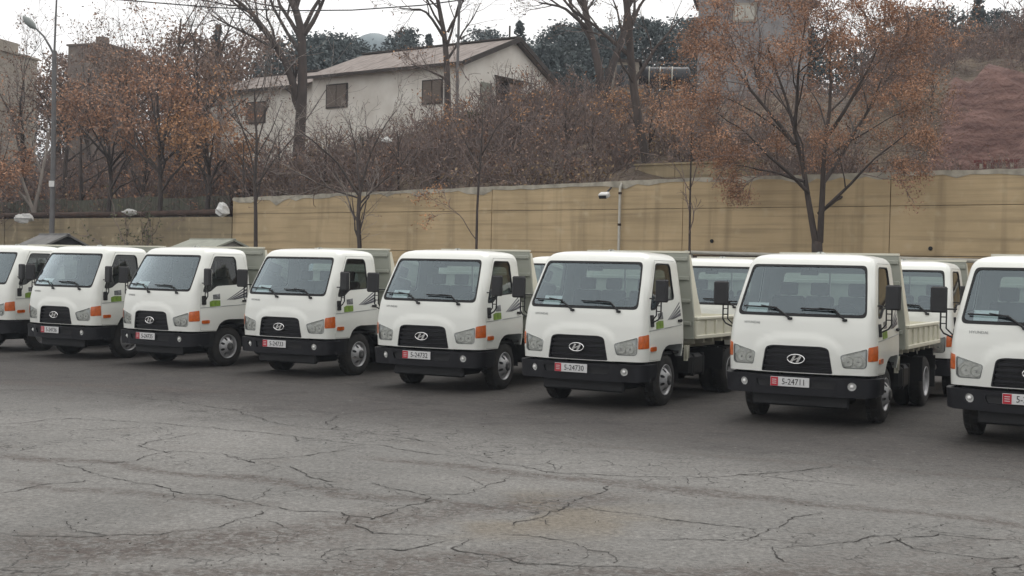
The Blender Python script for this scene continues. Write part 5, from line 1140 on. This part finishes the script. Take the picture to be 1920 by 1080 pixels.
# green shrubs and a spiky plant by the house
def shrub(px, py, Y, hh, me, h0, lab, kind='shrub', grp='green shrubs'):
    b = at(px, py, Y); b.z = ground_z(b.x, b.y) - .1; o = link(kind, me, None); o.location = b; s_ = hh / h0; o.scale = (s_, s_, s_); o.rotation_euler = (0, 0, rb.uniform(0, 6)); tag(o, lab, 'shrub', grp)
for px, py, Y, hh, lab in ((425, 245, 60, .8, 'green hedge shrub at the left foot of the white house'), (485, 240, 60, .7, 'green shrub left of the double trunk by the white house'), (610, 215, 60, .9, 'olive shrub right of the double trunk'), (1010, 190, 60, 1.1, 'olive shrub at the right foot of the gable'), (885, 205, 58, 1.0, 'olive shrub in front of the gable')):
    shrub(px, py, Y, hh, E_['bush'][0][1], 1.5, lab)
V, F, M_ = brush_clump(90, 2.6, 16, 700, 0); o = link('creeper', np_mesh('creeper', V, F, [MT['twig'], MT['leaf_olive']], M_)); p_ = at(285, 432, 54.1); o.location = (p_.x, p_.y, 1.4); o.scale = (1.25, .7, 1.15); tag(o, 'green creeper hanging over the old wall beneath the orange tree', 'creeper')
r_ = np.random.default_rng(9); n = 60; a = r_.uniform(0, 6.28, n); el = r_.uniform(.35, 1.4, n); D = np.stack([np.cos(a) * np.cos(el), np.sin(a) * np.cos(el), np.sin(el)], 1); Sd = np.cross(D, [0, 0, 1]); Sd /= np.linalg.norm(Sd, axis=1, keepdims=True)
V = np.stack([Sd * -.04, Sd * .04, D * .7 + Sd * .05, D * .7 - Sd * .05, D * 1.25 - [0, 0, .1] + Sd * .004, D * 1.25 - [0, 0, .1] - Sd * .004], 1).reshape(-1, 3); F = np.concatenate([np.array([[0, 1, 2, 3], [3, 2, 4, 5]]) + 6 * k for k in range(n)])
shrub(693, 232, 58.5, 1.5, np_mesh('spiky_leaves', V, F, MT['leaf_dark']), 1.25, 'dark green spiky-leaved plant against the white house wall', 'spiky_plant', 'spiky plants'); shrub(703, 218, 60, 1.2, np_mesh('spiky_leaves', V, F, MT['leaf_dark']), 1.25, 'smaller spiky plant higher up against the white house wall', 'spiky_plant', 'spiky plants')

# ---- the tangle of dry brush over the slope (nobody could count it)
rs = np.random.default_rng(12)
kinds = [(brush_clump(81, 1.3, 9, 60, 0), 'leaf_brown'), (brush_clump(82, 1.0, 8, 90, 0), 'leaf_straw'), (brush_clump(83, 1.7, 10, 70, 0), 'leaf_brown'), (brush_clump(84, 1.1, 7, 90, 0), 'leaf_rust')]
NB = (1250, 520, 900, 420)
for (cl, lm), nb, lab in zip(kinds, NB, ('tangled dark brown brush covering the hillside', 'straw-coloured dry weeds on the hillside', 'tall grey-brown leafless thicket on the hillside', 'rust-leaved undergrowth on the hillside')):
    V0, F0, M0 = cl; Vs, Fs, Ms = [], [], []; o = 0; c = 0
    while c < nb:
        t = rs.uniform(-60, 24); s = rs.uniform(.6, 36) if rs.random() > .35 else rs.uniform(.6, 12); x, y = ws_xy(t, s)
        dx, dy = x - HC.x, y - HC.y; u_ = dx * WN.x + dy * WN.y; v_ = dx * HA.x + dy * HA.y
        if -1.0 < u_ < 9 and -1 < v_ < 19.5: continue
        if 2 < t < 13 and 11 < s < 17.5 and rs.random() > .12: continue
        if ta - .5 < t < tb + .5 and s < 3.2: continue
        if lm == 'leaf_straw' and math.sin(x * .5) + math.sin(y * .45) < 0: continue
        a = rs.uniform(0, 6.28); hs_ = float(np.interp(s, [0, 5, 8, 13, 25], [1, .95, .5, .4, 1])) if -8 < t < 26 and u_ < 9 and -8 < v_ < 20 or abs(t + 2) < 7 else (.45 if t > 4 and s < 11 else 1.0) * (.5 if -38 < t < -17 and 5 < s < 13.5 else 1); k = rs.uniform(.6, 1.35) * hs_; ca, sa = math.cos(a) * k, math.sin(a) * k
        W = np.stack([V0[:, 0] * ca - V0[:, 1] * sa + x, V0[:, 0] * sa + V0[:, 1] * ca + y, V0[:, 2] * k + ground_z(x, y) - .05], 1); Vs.append(W); Fs.append(F0 + o); Ms.append(M0); o += len(W); c += 1
    me = np_mesh('undergrowth', np.concatenate(Vs), np.concatenate(Fs), [MT['twig'], MT[lm]], np.concatenate(Ms)); tag(link('undergrowth', me), lab, kind='stuff')
ZONES = [('straw-coloured weeds and brush under the left trees', 1, 'leaf_straw', 230, (-58, -19), (1.8, 6.5), 1.5), ('rust-leaved brush under the left trees', 3, 'leaf_rust', 230, (-58, -21), (1.8, 7), 1.6), ('dark low scrub covering the right hilltop', 0, 'leaf_brown', 1500, (-12, 22), (14.5, 42), .55)]
for lab, ci, lm, nb, (t0_, t1_), (s0_, s1_), kk in ZONES:
    V0, F0, M0 = kinds[ci][0]; Vs, Fs, Ms = [], [], []; o = 0; c = 0
    while c < nb:
        t = rs.uniform(t0_, t1_); s = rs.uniform(s0_, s1_); x, y = ws_xy(t, s); c += 1
        if kk < .7 and (t + .36 * (s - 12) < .5 or (2.6 < t < 12.5 and s < 16.5 and rs.random() > .10)): continue
        a = rs.uniform(0, 6.28); k = rs.uniform(.6, 1.35) * kk; ca, sa = math.cos(a) * k, math.sin(a) * k
        W = np.stack([V0[:, 0] * ca - V0[:, 1] * sa + x, V0[:, 0] * sa + V0[:, 1] * ca + y, V0[:, 2] * k + ground_z(x, y) - .05], 1); Vs.append(W); Fs.append(F0 + o); Ms.append(M0); o += len(W)
    me = np_mesh('undergrowth', np.concatenate(Vs), np.concatenate(Fs), [MT['twig'], MT[lm]], np.concatenate(Ms)); tag(link('undergrowth', me), lab, kind='stuff')
# far wood line filling the horizon
rw2 = np.random.default_rng(5); C = []
for k in range(150):
    x = rw2.uniform(-150, 150); y = rw2.uniform(150, 210); h = rw2.uniform(4, 8); z = ground_z(x, y); q = rw2.normal(size=(420, 3)); q /= np.linalg.norm(q, axis=1, keepdims=True); C.append(q * rw2.random((420, 1)) ** .4 * [h * .5, h * .5, h * .55] + [x, y, z + h * .5])
V, F = leaves(np.concatenate(C), .42, rw2, .5); tag(link('far_wood', np_mesh('far_wood', V, F, MT['leaf_dark'])), 'far dark wood along the hill crest', kind='stuff')

# ---------------- the thin autumn haze over the whole place
hb_ = bpy.data.materials.new('haze_air'); hb_.use_nodes = True; t_ = hb_.node_tree
for n_ in list(t_.nodes): t_.nodes.remove(n_)
o_ = t_.nodes.new('ShaderNodeOutputMaterial'); pv = t_.nodes.new('ShaderNodeVolumePrincipled'); pv.inputs['Density'].default_value = .00062; pv.inputs['Color'].default_value = (.80, .89, 1.0, 1); pv.inputs['Anisotropy'].default_value = .2
t_.links.new(pv.outputs[0], o_.inputs['Volume'])
mb = MB(); mb.box((0, 200, 22), (1900, 1100, 46)); tag(mb.build('haze', hb_), 'thin pale autumn haze in the air', kind='stuff')
